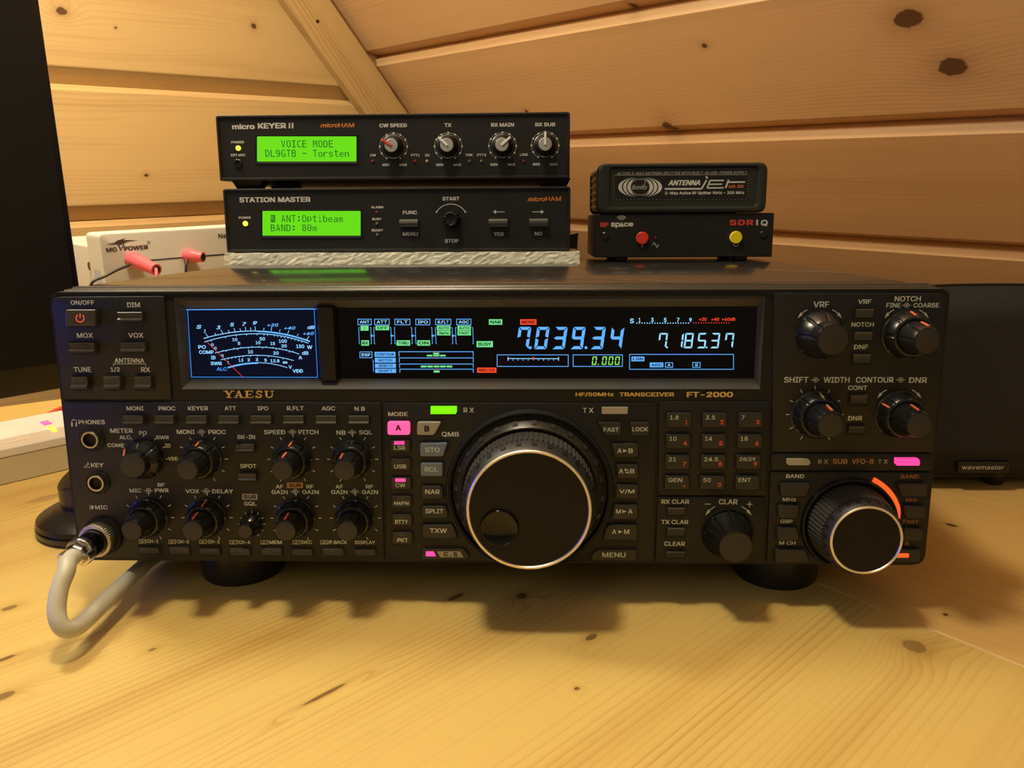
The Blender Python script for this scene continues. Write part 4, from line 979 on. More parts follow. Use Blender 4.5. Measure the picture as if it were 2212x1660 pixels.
foam = b.obj('foam_sheet', None, smooth=False); M4 = TILT.to_4x4(); M4.translation = fo.o; foam.matrix_world = M4
tag(foam, 'thin white foam sheet on top of the radio under the two control boxes', 'foam sheet')

def device(name, label, cat, fr, x0, y0, x1, y1, depth, feet=True, r=.002, zbase=None, mface='boxface', mbody='boxblack'):
    """steel instrument box: sleeve with slightly recessed front panel"""
    ax, az = fr.P(x0, y1, 0); bx_, bz_ = fr.P(x1, y0, 0)
    if zbase is not None: az = zbase
    root = thing(name, label, cat, Frame(fr.world(((ax + bx_) / 2, depth / 2, az))))
    root['_c'] = 0; del root['_c']
    sub = Frame(root.matrix_world.translation)
    return root, sub, (ax, bx_, az, bz_)
def local(fr, sub):   # frame whose front plane is fr's but whose coordinates are those of sub
    return fr
def build_box(name, label, cat, yl, pxbox, depth, zbase=None, r=.0022, feet=.0, face_in=.0012, rim=.0022):
    fr = Frame(at_radio(0, yl, 0)); ax, az = fr.P(pxbox[0], pxbox[3], 0); bx_, bz_ = fr.P(pxbox[2], pxbox[1], 0)
    if zbase is not None: az = zbase
    o = at_radio((ax + bx_) / 2, yl, az); fr = Frame(o)
    root = thing(name, label, cat, fr)
    hw = (bx_ - ax) / 2; H = bz_ - az
    b = MB(fr)
    outer = roundpoly([(-hw, 0), (hw, 0), (hw, H), (-hw, H)], [r * .5, r * .5, r, r], 4); q_ = rim; inn = roundpoly([(-hw + q_, q_), (hw - q_, q_), (hw - q_, H - q_), (-hw + q_, H - q_)], .0006, 4); m_ = rim * .7; mid_ = roundpoly([(-hw + m_, m_), (hw - m_, m_), (hw - m_, H - m_), (-hw + m_, H - m_)], .0008, 4)
    n = len(outer); v = []
    rings = [(outer, -depth), (outer, -.0005), (inset(outer, .0005), 0), (mid_, 0), (inn, -face_in)]
    for rp, d in rings: v += [(x, -d, z_) for x, z_ in rp]
    f = [(q * n + i, q * n + (i + 1) % n, (q + 1) * n + (i + 1) % n, (q + 1) * n + i) for q in range(len(rings) - 1) for i in range(n)] + [tuple(range(n))]
    b.add(v, f, 'boxblack'); b.obj('case', root)
    b = MB(fr); b.prism(inn, -face_in - .001, -face_in + .0001, 0, 'boxface'); b.obj('front_panel', root, smooth=False)
    return root, fr, hw, H
def lcdpanel(root, fr, x0, y0, x1, y1, d0):
    b = MB(fr)
    p = lambda e, d: roundpoly([fr.P(x0 - e, y1 + e * 1.6, d), fr.P(x1 + e, y1 + e * 1.6, d), fr.P(x1 + e, y0 - e, d), fr.P(x0 - e, y0 - e, d)], .0006, 2)
    o_, i_ = p(3.4, d0), p(0.3, d0 - .0002); n = len(o_)
    b.add([(x, -d0 + .0002, z_) for x, z_ in o_] + [(x, -(d0 + .0007), z_) for x, z_ in inset(o_, .0003)] + [(x, -(d0 + .0003), z_) for x, z_ in i_], [(q * n + i, q * n + (i + 1) % n, (q + 1) * n + (i + 1) % n, (q + 1) * n + i) for q in range(2) for i in range(n)], 'black')
    o = b.obj('display_frame', root, smooth=False)
    b = MB(fr); b.prism(roundpoly([fr.P(x0, y1, d0), fr.P(x1, y1, d0), fr.P(x1, y0, d0), fr.P(x0, y0, d0)], .0005, 2), d0 - .0002, d0 + .0003, 0, 'lcd')
    return b.obj('screen', root, smooth=False), d0 + .0004
def lcdtext(b, s_, x0, pitch, yc, h, d):
    for i, ch in enumerate(s_):
        if ch == ' ': continue
        cx = x0 + pitch * (i + .5) - pitch * .06
        low = ch in 'acemnorsuvwxz'; 
        hh = h * (.68 if low else 1); cy = yc + (h - hh) / 2; ww = pitch * .78
        if ch == '-': hh = 1.8; cy = yc; 
        if ch == ':': 
            for q in (-.22, .25): b.rect(cx - 2, yc + h * q - 1.6, cx + 2, yc + h * q + 1.6, 'lcdink', d)
            continue
        if ch in 'il': ww = pitch * .5
        if ch == 'p': hh = h * .85; cy = yc + h * .12
        b.text(ch, cx, cy, ww, hh, 'lcdink', d=d, bold=-.004, font='mono')
def pilot(root, fr, cx, cy, rpx, m, d0, h=.0010):
    c = fr.P(cx, cy, d0); r = abs(fr.P(cx + rpx, cy, d0)[0] - c[0]); b = MB(fr)
    b.lathe(c, [(d0 - .0004, r), (d0 + h * .4, r), (d0 + h * .85, r * .7), (d0 + h, r * .25)], m, 20); return b.obj('indicator_light', root)
# keyer (upper box)
SMZ = FT + .0003
kroot, KF, khw, KH = build_box('keyer_interface', 'black keyer box with green screen and four round knobs, topmost of its stack', 'radio control box', KY, (475, 241.5, 1231.5, 391), .13)
# station controller below it
sroot, SF, shw, SHH = build_box('station_controller', 'black station controller box with green screen and three push keys, on the foam sheet', 'radio control box', KY + .0005, (490, 402.5, 1232.5, 542), .125, zbase=SMZ)
d0 = -.0011; dt = d0 + .0001
KPr = Frame(KF.o); 
b = MB(KF)
for t, cx, cy, w_, h_, m, sh_, bo in (('micro', 525.6, 273.6, 49, 11.6, 'whiteprint', 0, .035), ('KEYER', 587.4, 271.8, 61.3, 12, 'whiteprint', 0, .035), ('micro', 711.7, 270.6, 39.4, 9.6, 'orangeprint', .3, .02), ('HAM', 748.3, 270.5, 33.5, 9.6, 'orangeprint', 0, .012),
    ('POWER', 513.2, 307.3, 27.6, 5.2, 'whiteprint', 0, .03), ('EXT MIC', 514.4, 335.2, 31, 5.4, 'whiteprint', 0, .03), ('CW SPEED', 849.3, 271, 59.7, 8.4, 'whiteprint', 0, .03), ('TX', 967.5, 270.5, 15.6, 8.2, 'whiteprint', 0, .03), ('RX MAIN', 1085.5, 269.8, 49.7, 8.2, 'whiteprint', 0, .03), ('RX SUB', 1177.8, 269, 43.4, 8.2, 'whiteprint', 0, .03)):
    b.text(t, cx, cy, w_, h_, m, d=dt, bold=bo, shear=sh_)
for t, cx, cy, w_ in (('MIN', 833.4, 356.2, 14.8), ('MAX', 871.1, 356.2, 16.5), ('MIN', 950.1, 356.2, 14.8), ('MAX', 987.8, 356.2, 16.5), ('MIN', 1067.3, 355.6, 14.8), ('MAX', 1105, 355.6, 16.5), ('MIN', 1158.5, 355, 14.8), ('MAX', 1196, 355, 16.5), ('CW', 805.7, 335.5, 12.4), ('PTT1', 897.2, 335.5, 18.7), ('SC', 923.2, 335.5, 10), ('FSK', 1013.8, 334.8, 15), ('PTT2', 1040.4, 334.8, 19.5), ('LINE', 1131.6, 334.2, 17.4)):
    b.text(t, cx, cy, w_, 5.4, 'whiteprint', d=dt, bold=.025)
KN = ((849.9, 316.8, -57, 'redline'), (968.2, 316.2, -47, 'whiteline'), (1085.6, 315.3, 49, 'whiteline'), (1177.6, 314.2, 0, 'whiteline'))
for cx, cy, a, m in KN:
    for q in range(-150, 151, 30):
        s_, k_ = math.sin(math.radians(q)), math.cos(math.radians(q)); b.disc(cx + 29.6 * s_, cy - 29.6 * k_ * .99, 2.1, 'whiteprint', dt, 10)
        if q < 150:
            for e in (7.5, 15, 22.5):
                s_, k_ = math.sin(math.radians(q + e)), math.cos(math.radians(q + e)); b.disc(cx + 29.6 * s_, cy - 29.6 * k_ * .99, .85, 'whiteprint', dt, 8)
b.rect(623.6, 265.6, 627.2, 277.6, 'whiteprint', dt); b.rect(630.2, 265.4, 633.9, 277.5, 'whiteprint', dt)
b.obj('printed_lettering', kroot, smooth=False)
for cx, cy, a, m in KN:
    c = KF.P(cx, cy, d0); u = abs(KF.P(cx + 1, cy, d0)[0] - c[0]); b = MB(KF)
    b.lathe(c, [(d0, 24.5 * u), (d0 + .0008, 24.8 * u), (d0 + .0011, 23.8 * u)], 'jackring', 48, cap1=False)
    b.lathe(c, [(d0 + .0011, 23.8 * u), (d0 + .0018, 22.5 * u), (d0 + .0040, 16.5 * u), (d0 + .0085, 15 * u), (d0 + .0088, 14 * u)], 'black', 48, cap0=False)
    o = b.obj('knob', kroot)
    b = MB(KF); b.lathe(c, [(d0 + .0080, 14 * u), (d0 + .0092, 14 * u), (d0 + .0095, 13 * u)], 'graycap', 40)
    aa = math.radians(a); dx, dz = math.sin(aa), math.cos(aa); wq = 2.2 * u
    pl = [(c[0] + dx * 24 * u + dz * wq, c[1] + dz * 24 * u - dx * wq), (c[0] + dx * 24 * u - dz * wq, c[1] + dz * 24 * u + dx * wq), (c[0] - dx * 1.5 * u - dz * wq, c[1] - dz * 1.5 * u + dx * wq), (c[0] - dx * 1.5 * u + dz * wq, c[1] - dz * 1.5 * u - dx * wq)]
    b.prism(pl, d0 + .0088, d0 + .0101, .0001, m); b.obj('knob_cap', o, smooth=False)
so, dl = lcdpanel(kroot, KF, 555.4, 294.8, 770, 349, d0)
b = MB(KF); lcdtext(b, '   VOICE MODE', 572.5, 11.44, 311, 15.2, dl); lcdtext(b, 'DL9GTB - Torsten', 572.5, 11.44, 331.4, 15.2, dl); b.obj('screen_text', so, smooth=False)
pilot(kroot, KF, 515, 320.3, 5.6, 'ledyellow', d0, .0016)
for x, m in ((805.4, 'ledredoff'), (896.5, 'ledredoff'), (922.6, 'ledamber'), (1014, 'ledgrey'), (1040, 'ledgrey'), (1131, 'ledredoff')): pilot(kroot, KF, x, 348.6, 3.3, m, d0)
c = KF.P(514.7, 353.7, d0); b = MB(KF); b.lathe(c, [(d0, .0030), (d0 + .0010, .0030), (d0 + .0012, .0027), (d0 + .0012, .0019), (d0 + .0002, .0018)], 'jackring' if False else 'knob', 28, m2='well'); b.obj('jack', kroot)
# feet of the keyer down to the station controller
topS = SHH + SMZ
kz = KF.Ri @ (at_radio(0, 0, topS) - KF.o)
for x, y in ((-khw + .018, .012), (khw - .010, .012), (-khw + .018, .10), (khw - .010, .10)):
    b = MB(KF); b.add([(x + s1 * (.008 if lv else .011), y + s2 * (.006 if lv else .008), (kz.z + .00005 if lv else .0002)) for lv in (0, 1) for s1, s2 in ((-1, -1), (1, -1), (1, 1), (-1, 1))], [(0, 1, 2, 3), (4, 5, 6, 7), (0, 1, 5, 4), (1, 2, 6, 5), (2, 3, 7, 6), (3, 0, 4, 7)], 'black'); b.obj('foot', kroot, smooth=False)
# station controller face
b = MB(SF)
for t, cx, cy, w_, h_, m, sh_, bo in (('STATION MASTER', 593.7, 431.5, 154, 11.4, 'whiteprint', 0, .035), ('POWER', 528.6, 470.5, 26.6, 5, 'whiteprint', 0, .03), ('ALARM', 814.6, 447.8, 26.4, 5.2, 'whiteprint', 0, .03), ('BUSY', 814.2, 473.5, 20.5, 5.4, 'whiteprint', 0, .03), ('READY', 815.4, 497.7, 25, 5.4, 'whiteprint', 0, .03),
    ('FUNC', 885.5, 459.2, 30.8, 8, 'whiteprint', 0, .03), ('MENU', 886.3, 505.7, 32.5, 8, 'whiteprint', 0, .03), ('START', 974.2, 429.4, 36.9, 8.2, 'whiteprint', 0, .03), ('STOP', 975.9, 520.7, 29.3, 8, 'whiteprint', 0, .03), ('YES', 1077.5, 506, 21.3, 8, 'whiteprint', 0, .03), ('NO', 1163, 505, 16.3, 8, 'whiteprint', 0, .03),
    ('micro', 1158.9, 430.4, 38.6, 9.6, 'orangeprint', .3, .02), ('HAM', 1195.4, 429.7, 33, 9.6, 'orangeprint', 0, .012)):
    b.text(t, cx, cy, w_, h_, m, d=dt, bold=bo, shear=sh_)
b.arcp(974, 478, 37, -57, 57, 1.7, 'whiteprint', dt, 18); b.disc(943, 458, 2, 'whiteprint', dt); b.disc(1005, 458, 2, 'whiteprint', dt)
for x0, x1 in ((1090, 1064.5), (1150, 1175.3)):
    s_ = 1 if x1 > x0 else -1; b.seg((x0, 457.9), (x1 - s_ * 5, 457.9), 1.5, 'whiteprint', dt); b.flat([SF.P(x1, 457.9, dt), SF.P(x1 - s_ * 7, 453.4, dt), SF.P(x1 - s_ * 7, 462.4, dt)], dt, 'whiteprint')
b.obj('printed_lettering', sroot, smooth=False)
so, dl = lcdpanel(sroot, SF, 567.2, 455.8, 779, 509.3, d0)
b = MB(SF); b.rect(585, 465, 594.2, 480.2, 'lcdink', dl - .00005); b.text('R', 589.8, 472.6, 6, 11, 'lcd', d=dl, bold=-.004, font='mono'); lcdtext(b, '  ANT:Optibeam', 584.3, 11.3, 472.5, 15, dl); lcdtext(b, 'BAND: 80m', 584.3, 11.3, 492.4, 14.6, dl); b.obj('screen_text', so, smooth=False)
pilot(sroot, SF, 530.4, 483.3, 5.6, 'ledyellow', d0, .0016); pilot(sroot, SF, 813.8, 459.2, 3.3, 'ledredoff', d0); pilot(sroot, SF, 814.6, 483.6, 3.4, 'ledgrey', d0); pilot(sroot, SF, 815.3, 507.6, 3.4, 'ledgrey', d0)
for x0, y0, x1, y1 in ((865, 474.5, 904, 490), (1056.5, 473.5, 1096.5, 490), (1143.5, 473, 1183.5, 489)):
    b = MB(SF); X0, Z0 = SF.P(x0, y1, d0); X1, Z1 = SF.P(x1, y0, d0); h = Z1 - Z0
    b.profx([(d0, Z1 + .0002), (d0 + .0035, Z1), (d0 + .0045, Z1 - h * .18), (d0 + .0048, Z1 - h * .5), (d0 + .0040, Z0 + h * .1), (d0 + .0034, Z0), (d0, Z0)], X0, X1, 'ledge'); b.obj('button', sroot, smooth=True)
c = SF.P(976, 474, d0); u = abs(SF.P(977, 474, d0)[0] - c[0]); b = MB(SF)
b.lathe(c, [(d0, 19 * u), (d0 + .001, 19 * u), (d0 + .004, 18.5 * u), (d0 + .0075, 17 * u), (d0 + .0085, 15.5 * u), (d0 + .0088, 13 * u), (d0 + .0078, 11.5 * u), (d0 + .0074, 4 * u), (d0 + .0078, 3 * u)], 'knob', 48, flute=(12, .0008, 1, 4, .4)); b.obj('knob', sroot)
# small feet under the controller pressed in the foam are hidden; bottom of the case rests on the sheet

# receiver box (lower right) and splitter (upper right)
RY = .247
rroot, RF, rhw, RHh = build_box('receiver_box', 'small black receiver box with red and yellow plug caps, under the antenna splitter', 'radio receiver', RY, (1284.5, 460, 1672.5, 557), .088, r=.0012, face_in=0.0, rim=.0006)
b = MB(RF); dr = .0002
b.text('RF', 1306, 485.8, 18, 10, 'redline', d=dr, bold=.035); b.text('sp', 1329.5, 487, 20, 12.4, 'whiteprint', d=dr, bold=.035); b.text('ce', 1357.5, 485.3, 21, 8.6, 'whiteprint', d=dr, bold=.035)
b.flat([RF.P(1338.2, 490.2, dr), RF.P(1347.6, 490.2, dr), RF.P(1343, 478.5, dr)], dr, 'whiteprint')
for r_ in (5.5, 9, 12.5): b.arcp(1342.7, 479, r_, -50, 50, 1.6, 'whiteprint', dr, 8)
for i, ch in enumerate('SDR'): b.text(ch, 1583.5 + i * 18.3, 481, 15, 12, 'redline', d=dr, bold=.03)
b.rect(1633.6, 474.8, 1637.4, 486.8, 'whiteprint', dr); b.text('Q', 1651, 482, 15, 14, 'whiteprint', d=dr, bold=.03)
b.seg((1387, 527), (1387, 534.5), 2.2, 'whiteprint', dr); b.seg((1384.5, 528.5), (1389.5, 528.5), 1.6, 'whiteprint', dr)
b.path([(1410.5, 530), (1411.5, 526), (1413.5, 524.8), (1415.5, 526.5), (1417, 531), (1419, 534.5), (1421, 533), (1422.3, 528)], 1.5, 'whiteprint', dr)
b.arcp(1589.8, 527, 5.5, 90, 270, 1.5, 'whiteprint', dr, 10)
b.obj('printed_lettering', rroot, smooth=False)
for cx, cy, m in ((1387.2, 514.7, 'redcap'), (1589.8, 513.2, 'yellowcap')):
    c = RF.P(cx, cy, .002); u = abs(RF.P(cx + 1, cy, 0)[0] - RF.P(cx, cy, 0)[0]); b = MB(RF); b.lathe(c, [(0, 12.8 * u), (.0018, 13.8 * u), (.0026, 13.4 * u), (.0029, 12 * u)], m, 40); b.obj('plug_cap', rroot)['label'] = ('red' if m == 'redcap' else 'yellow') + ' round plug cap'
pilot(rroot, RF, 1416.3, 515, 3.6, 'ledpurple', 0)
for cx, cy in ((1307, 510.5), (1648.6, 507.2)):
    c = RF.P(cx, cy, 0); u = abs(RF.P(cx + 1, cy, 0)[0] - c[0]); b = MB(RF); b.lathe(c, [(0, 8.6 * u), (.0006, 8.3 * u), (.0009, 7 * u)], 'knob', 24)
    b.flat([(c[0] - 4 * u, c[1] - u), (c[0] + 4 * u, c[1] - u), (c[0] + 4 * u, c[1] + u), (c[0] - 4 * u, c[1] + u)], .00095, 'screw'); b.flat([(c[0] - u, c[1] - 4 * u), (c[0] + u, c[1] - 4 * u), (c[0] + u, c[1] + 4 * u), (c[0] - u, c[1] + 4 * u)], .00097, 'screw'); b.obj('screw', rroot, smooth=False)
rz = (RF.Ri @ (at_radio(0, 0, .1332) - RF.o)).z
for x, y in ((RF.P(1341, 560, 0)[0], .010), (RF.P(1603, 560, 0)[0], .010), (RF.P(1341, 560, 0)[0], .060), (RF.P(1603, 560, 0)[0], .060)):
    b = MB(RF); n = 24; v = [(x + rr * math.cos(2 * math.pi * i / n), y + rr * math.sin(2 * math.pi * i / n), zz) for rr, zz in ((.0062, .0003), (.0060, rz + .001), (.0052, rz)) for i in range(n)]
    b.add(v, [(q * n + i, q * n + (i + 1) % n, (q + 1) * n + (i + 1) % n, (q + 1) * n + i) for q in range(2) for i in range(n)] + [tuple(range(n)), tuple(range(2 * n, 3 * n))], 'speakerbody'); b.obj('foot', rroot)
# splitter
AF_ = Frame(at_radio(0, RY - .002, 0)); ax, _ = AF_.P(1290, 400, 0); bx_, bz_ = AF_.P(1661, 350, 0)
az = RHh + (Frame(at_radio(0, 0, 0)).Ri @ (RF.o - TOFF)).z + .0002
AF_ = Frame(at_radio((ax + bx_) / 2, RY - .002, az)); ahw = (bx_ - ax) / 2; AH = bz_ - az
aroot = thing('antenna_splitter', 'rounded black antenna splitter with white printed logo plate, lying on the receiver box', 'antenna splitter', AF_)
outer = roundpoly([(-ahw, 0), (ahw, 0), (ahw, AH), (-ahw, AH)], .0065, 6); n = len(outer); b = MB(AF_); v = []
rx0, rz1 = AF_.P(1317, 363, -.002); rx1, rz0 = AF_.P(1634, 446, -.002)
inner = roundpoly([(rx0, rz0), (rx1, rz0), (rx1, rz1), (rx0, rz1)], .003, 6)
rings = [(outer, -.010), (outer, -.0022), (inset(outer, .0007), -.0006), (inset(outer, .0022), 0), (inset(inner, -.0012), 0), (inner, -.0006), (inset(inner, .0006), -.0022)]
for rp, d in rings: v += [(x, -d, z_) for x, z_ in rp]
b.add(v, [(q * n + i, q * n + (i + 1) % n, (q + 1) * n + (i + 1) % n, (q + 1) * n + i) for q in range(len(rings) - 1) for i in range(n)] + [tuple(range(n)), tuple(range(n * (len(rings) - 1), n * len(rings)))], 'splitter'); b.obj('front_frame', aroot)
b = MB(AF_); body = inset(outer, .0014); b.prism(body, -.084, -.009, .001, 'finbrown', backbev=True)
for i in range(6): zz = AH * (.14 + .145 * i); b.box(-ahw + .0006, ahw - .0006, .011, .083, zz, zz + .0012, 'splitter')
b.prism(outer, -.088, -.080, .001, 'splitter', backbev=True); b.obj('finned_case', aroot)
b = MB(AF_); da_ = -.0020; b.rect(1326, 378.5, 1616, 433, 'boxface', da_)
dt2 = da_ + .0001
b.text('ACTIVE 3-WAY ANTENNA SPLITTER WITH BUILT-IN USB-POWER SUPPLY', 1473.4, 374.2, 281.8, 6.6, 'printdim', d=dt2, bold=.008, shear=.25)
b.seg((1328, 378.8), (1615, 377.8), .7, 'printdim', dt2)
for i in range(36): b.seg((1330 + i * 8, 431), (1332 + i * 8, 431.6), .9, 'printdim', dt2)
for i in range(8): b.seg((1327, 383 + i * 6), (1327, 385 + i * 6), .8, 'printdim', dt2); b.seg((1615, 383 + i * 6), (1615, 385 + i * 6), .8, 'printdim', dt2)
lx, ly = 1382.9, 404.4
def cres(rx_, ry_, a0, a1, w0, sgn):
    pts_o = []; pts_i = []
    for i in range(17):
        t = i / 16; a = math.radians(a0 + (a1 - a0) * t); w_ = w0 * math.sin(math.pi * t)
        pts_o.append((lx + sgn * rx_ * math.cos(a), ly - ry_ * math.sin(a))); pts_i.append((lx + sgn * (rx_ - w_) * math.cos(a), ly - (ry_ - w_ * .2) * math.sin(a)))
    for i in range(16): b.flat([AF_.P(*pts_o[i], dt2), AF_.P(*pts_o[i + 1], dt2), AF_.P(*pts_i[i + 1], dt2), AF_.P(*pts_i[i], dt2)], dt2, 'whiteprint')
for sgn in (-1, 1):
    cres(47.5, 22, -70, 70, 8, sgn); cres(37, 22, -72, 72, 7, sgn); cres(28, 20.5, -78, 78, 8, sgn)
b.arcp(lx, ly, 21, 0, 360, .9, 'whiteprint', dt2, 28, ry=.82)
b.text('Bonito', 1381.5, 404.5, 32, 10, 'whiteprint', d=dt2 + .0001, bold=-.004, shear=.2); b.seg((1395.5, 387), (1391, 403), .8, 'whiteprint', dt2)
b.text('ANTENNA', 1477.8, 395, 69, 11.6, 'whiteprint', d=dt2, bold=.035, shear=.3)
b.path([(1436, 408.3), (1515.5, 408.1), (1526.5, 389)], 3.6, 'whiteprint', dt2); b.seg((1525, 381.2), (1528.5, 385.5), 3.8, 'whiteprint', dt2)
b.path([(1564, 390), (1534, 390.2), (1527.5, 406.3), (1563, 406)], 3.0, 'whiteprint', dt2); b.seg((1532, 398.4), (1560, 398), 2.8, 'whiteprint', dt2)
b.path([(1574, 388.5), (1567.5, 406.5)], 3.8, 'whiteprint', dt2); b.seg((1571, 393.8), (1609.5, 393.4), 3.4, 'whiteprint', dt2)
b.text('AAS-300', 1589.8, 402.9, 32.5, 6.8, 'orangeprint', d=dt2, bold=.015); b.text('3-Way Active RF Splitter 9kHz - 300 MHz', 1521.9, 417.6, 171.6, 8, 'whiteprint', d=dt2, bold=.025)
b.obj('label_plate', aroot, smooth=False)

# dark tab standing behind the controller
pf = Frame(at_radio(0, KY + .075, 0)); b = MB(); x0, z1_ = pf.P(1222, 507, 0); x1, _ = pf.P(1249, 507, 0)
b.add([(x0, .0, .1333), (x1 - .0012, .0, .1333), (x1, .0, z1_ + .001), (x0, .0, z1_ - .001), (x0, .012, .1333), (x1 - .0012, .012, .1333), (x1, .012, z1_ + .001), (x0, .012, z1_ - .001)], [(0, 1, 2, 3), (4, 5, 6, 7), (0, 1, 5, 4), (1, 2, 6, 5), (2, 3, 7, 6), (3, 0, 4, 7)], 'purple')
o = b.obj('small_box', None, smooth=False); M4 = TILT.to_4x4(); M4.translation = pf.o; o.matrix_world = M4
tag(o, 'small dark purple box peeking out on the radio behind the station controller', 'box')

# ------------------------------------------------------------------ microphone plug and cable
mc = P(222, 1158, 0); A0 = Vector((mc[0], 0, mc[1]))
mroot = thing('microphone_cable', 'grey cable with chrome screw plug in the radio front, looping onto the desk', 'cable', R0)
b = MB(R0)
b.lathe(mc, [(.0020, .0074), (.0022, .0080), (.0028, .0084), (.0070, .0084), (.0078, .0079), (.0084, .0068), (.0078, .0058)], 'chromerough', 144, flute=(48, .0003, 2, 3, .5)); b.obj('locking_ring', mroot)
b = MB(R0); b.lathe(mc, [(.0070, .0061), (.0176, .0061), (.0184, .0059)], 'gloss', 48); b.obj('plug_body', mroot)
b = MB(R0)
b.lathe(mc, [(.0178, .0064), (.0182, .0067), (.0206, .0067), (.0213, .0063), (.0216, .0052)], 'chrome', 48)
b.lathe(mc, [(.0212, .0054), (.0222, .0056), (.0246, .0052), (.0254, .0046), (.0256, .0040)], 'chrome', 8)
for sg_ in (-1, 1):
    ca = Vector((mc[0] + sg_ * .0058, 0, mc[1] - .0004))
    b.tube([ca + Vector((0, -.0212, 0)), ca + Vector((0, -.0262, 0)), ca + Vector((0, -.0266, 0))], [.0019, .0019, .0014], 'chrome', 16)
b.obj('cable_clamp', mroot)
# cable path in world space
def Wp(px, py, yv):
    d = ray(px, py); t = (yv - CAM.y) / d.y; return CAM + t * d
way = [R0.world((mc[0], -.0215, mc[1])), R0.world((mc[0], -.030, mc[1] - .0003)), Wp(143, 1235, -.036), Wp(128, 1275, -.043), Wp(122.5, 1320, -.049), Wp(130, 1350, -.052), Wp(147, 1361, -.051), Wp(172, 1352, -.045), Wp(205, 1322, -.033), Wp(250, 1278, -.015), Wp(300, 1232, .010), Wp(340, 1200, .036)]
way += [Vector((.040, .085, .0060)), Vector((.044, .125, .0050))]
for q in way: q.z = max(q.z, .0045)
def catmull(pts, n=8):
    out = []
    for i in range(len(pts) - 1):
        p0 = pts[max(i - 1, 0)]; p1 = pts[i]; p2 = pts[i + 1]; p3 = pts[min(i + 2, len(pts) - 1)]
        for j in range(n):
            t = j / n; out.append(.5 * ((2 * p1) + (p2 - p0) * t + (2 * p0 - 5 * p1 + 4 * p2 - p3) * t * t + (3 * p1 - p0 - 3 * p2 + p3) * t ** 3))
    out.append(pts[-1]); return out
loc = [R0.Ri @ (p - R0.o) for p in catmull(way)]
b = MB(R0); b.tube(loc, .0038, 'cable', 20); b.obj('cord', mroot)

# ------------------------------------------------------------------ left side: stand base, white strip box, power supply, monitor
b = MB(); bc = Vector((-.037, .089)); n = 48
rings = [(.0345, 0), (.0355, .002), (.0355, .0045), (.0345, .0052), (.0352, .006), (.0345, .0085), (.031, .0105), (.024, .0125)]
v = [(bc.x + r * math.cos(2 * math.pi * i / n), bc.y + r * math.sin(2 * math.pi * i / n), zz) for r, zz in rings for i in range(n)]
f = [(q * n + i, q * n + (i + 1) % n, (q + 1) * n + (i + 1) % n, (q + 1) * n + i) for q in range(len(rings) - 1) for i in range(n)] + [tuple(range(n)), tuple(range(n * (len(rings) - 1), n * len(rings)))]
b.add(v, f, 'basebrown')
base_root = thing('stand_base', 'black round stand base with a short slanted neck, on the desk left of the radio', 'stand base'); base_root.location = (bc.x, bc.y, 0)
o = b.obj('foot_disc', base_root); o.matrix_parent_inverse = Matrix.Translation((-bc.x, -bc.y, 0))
b = MB(); nc = Vector((bc.x - .006, bc.y + .006)); rr = .019
v = []
for lv in range(3):
    for i in range(n):
        a = 2 * math.pi * i / n; x = nc.x + rr * math.cos(a) * (.95 if lv == 2 else 1); y = nc.y + rr * math.sin(a) * (.95 if lv == 2 else 1)
        top = .0335 + (x - nc.x) * .35 + (y - nc.y) * .25
        v.append((x, y, (.010, top - .001, top)[lv]))
f = [(q * n + i, q * n + (i + 1) % n, (q + 1) * n + (i + 1) % n, (q + 1) * n + i) for q in range(2) for i in range(n)] + [tuple(range(2 * n, 3 * n))]
b.add(v, f, 'basebrown'); o = b.obj('neck', base_root); o.matrix_parent_inverse = Matrix.Translation((-bc.x, -bc.y, 0))

# frames parallel to the gable wall: x along D1, y towards the wall
RG = Matrix(((D1.x, -N1.x, 0), (D1.y, -N1.y, 0), (0, 0, 1)))
wb0 = on_plane(0, 1050, (0, 0, 0), Z)
WF = Frame(wb0, RG); wroot = thing('white_strip_box', 'low white box with coloured lights on its edge, on the desk below the monitor', 'box', WF)
b = MB(WF); x1_ = WF.P(215, 1000, 0)[0]; b.box(-.10, x1_, 0, .072, .0005, .0185, 'whitebox'); b.obj('lower_case', wroot, smooth=False)
b = MB(WF); b.box(-.10, x1_, -.0004, .0724, .0187, .0248, 'whitetop', bev=.0012); 
hb = .0249
b.add([(x, y, hb) for x, y in ((-.09, .012), (.026, .012), (.030, .05), (-.09, .05))], [(0, 1, 2, 3)], 'whiteline'); b.obj('lid', wroot, smooth=False)
def on_top(px, py, zz):
    d = ray(px, py); t = (zz - CAM.z) / d.z; return WF.Ri @ (CAM + t * d - WF.o)
for px_, py_, m, e in ((99, 913, 'pinksoft', 1.7), (107.5, 922, 'ledyellow', 1.1), (116.5, 928.5, 'ledyellow', 1.0)):
    p = on_top(px_, py_, .0255); b = MB(WF); b.box(p.x - .0016 * e, p.x + .0016 * e, p.y - .003 * e, p.y + .003 * e, .0244, .0256, m, bev=.0004); b.obj('indicator_light', wroot, smooth=False)

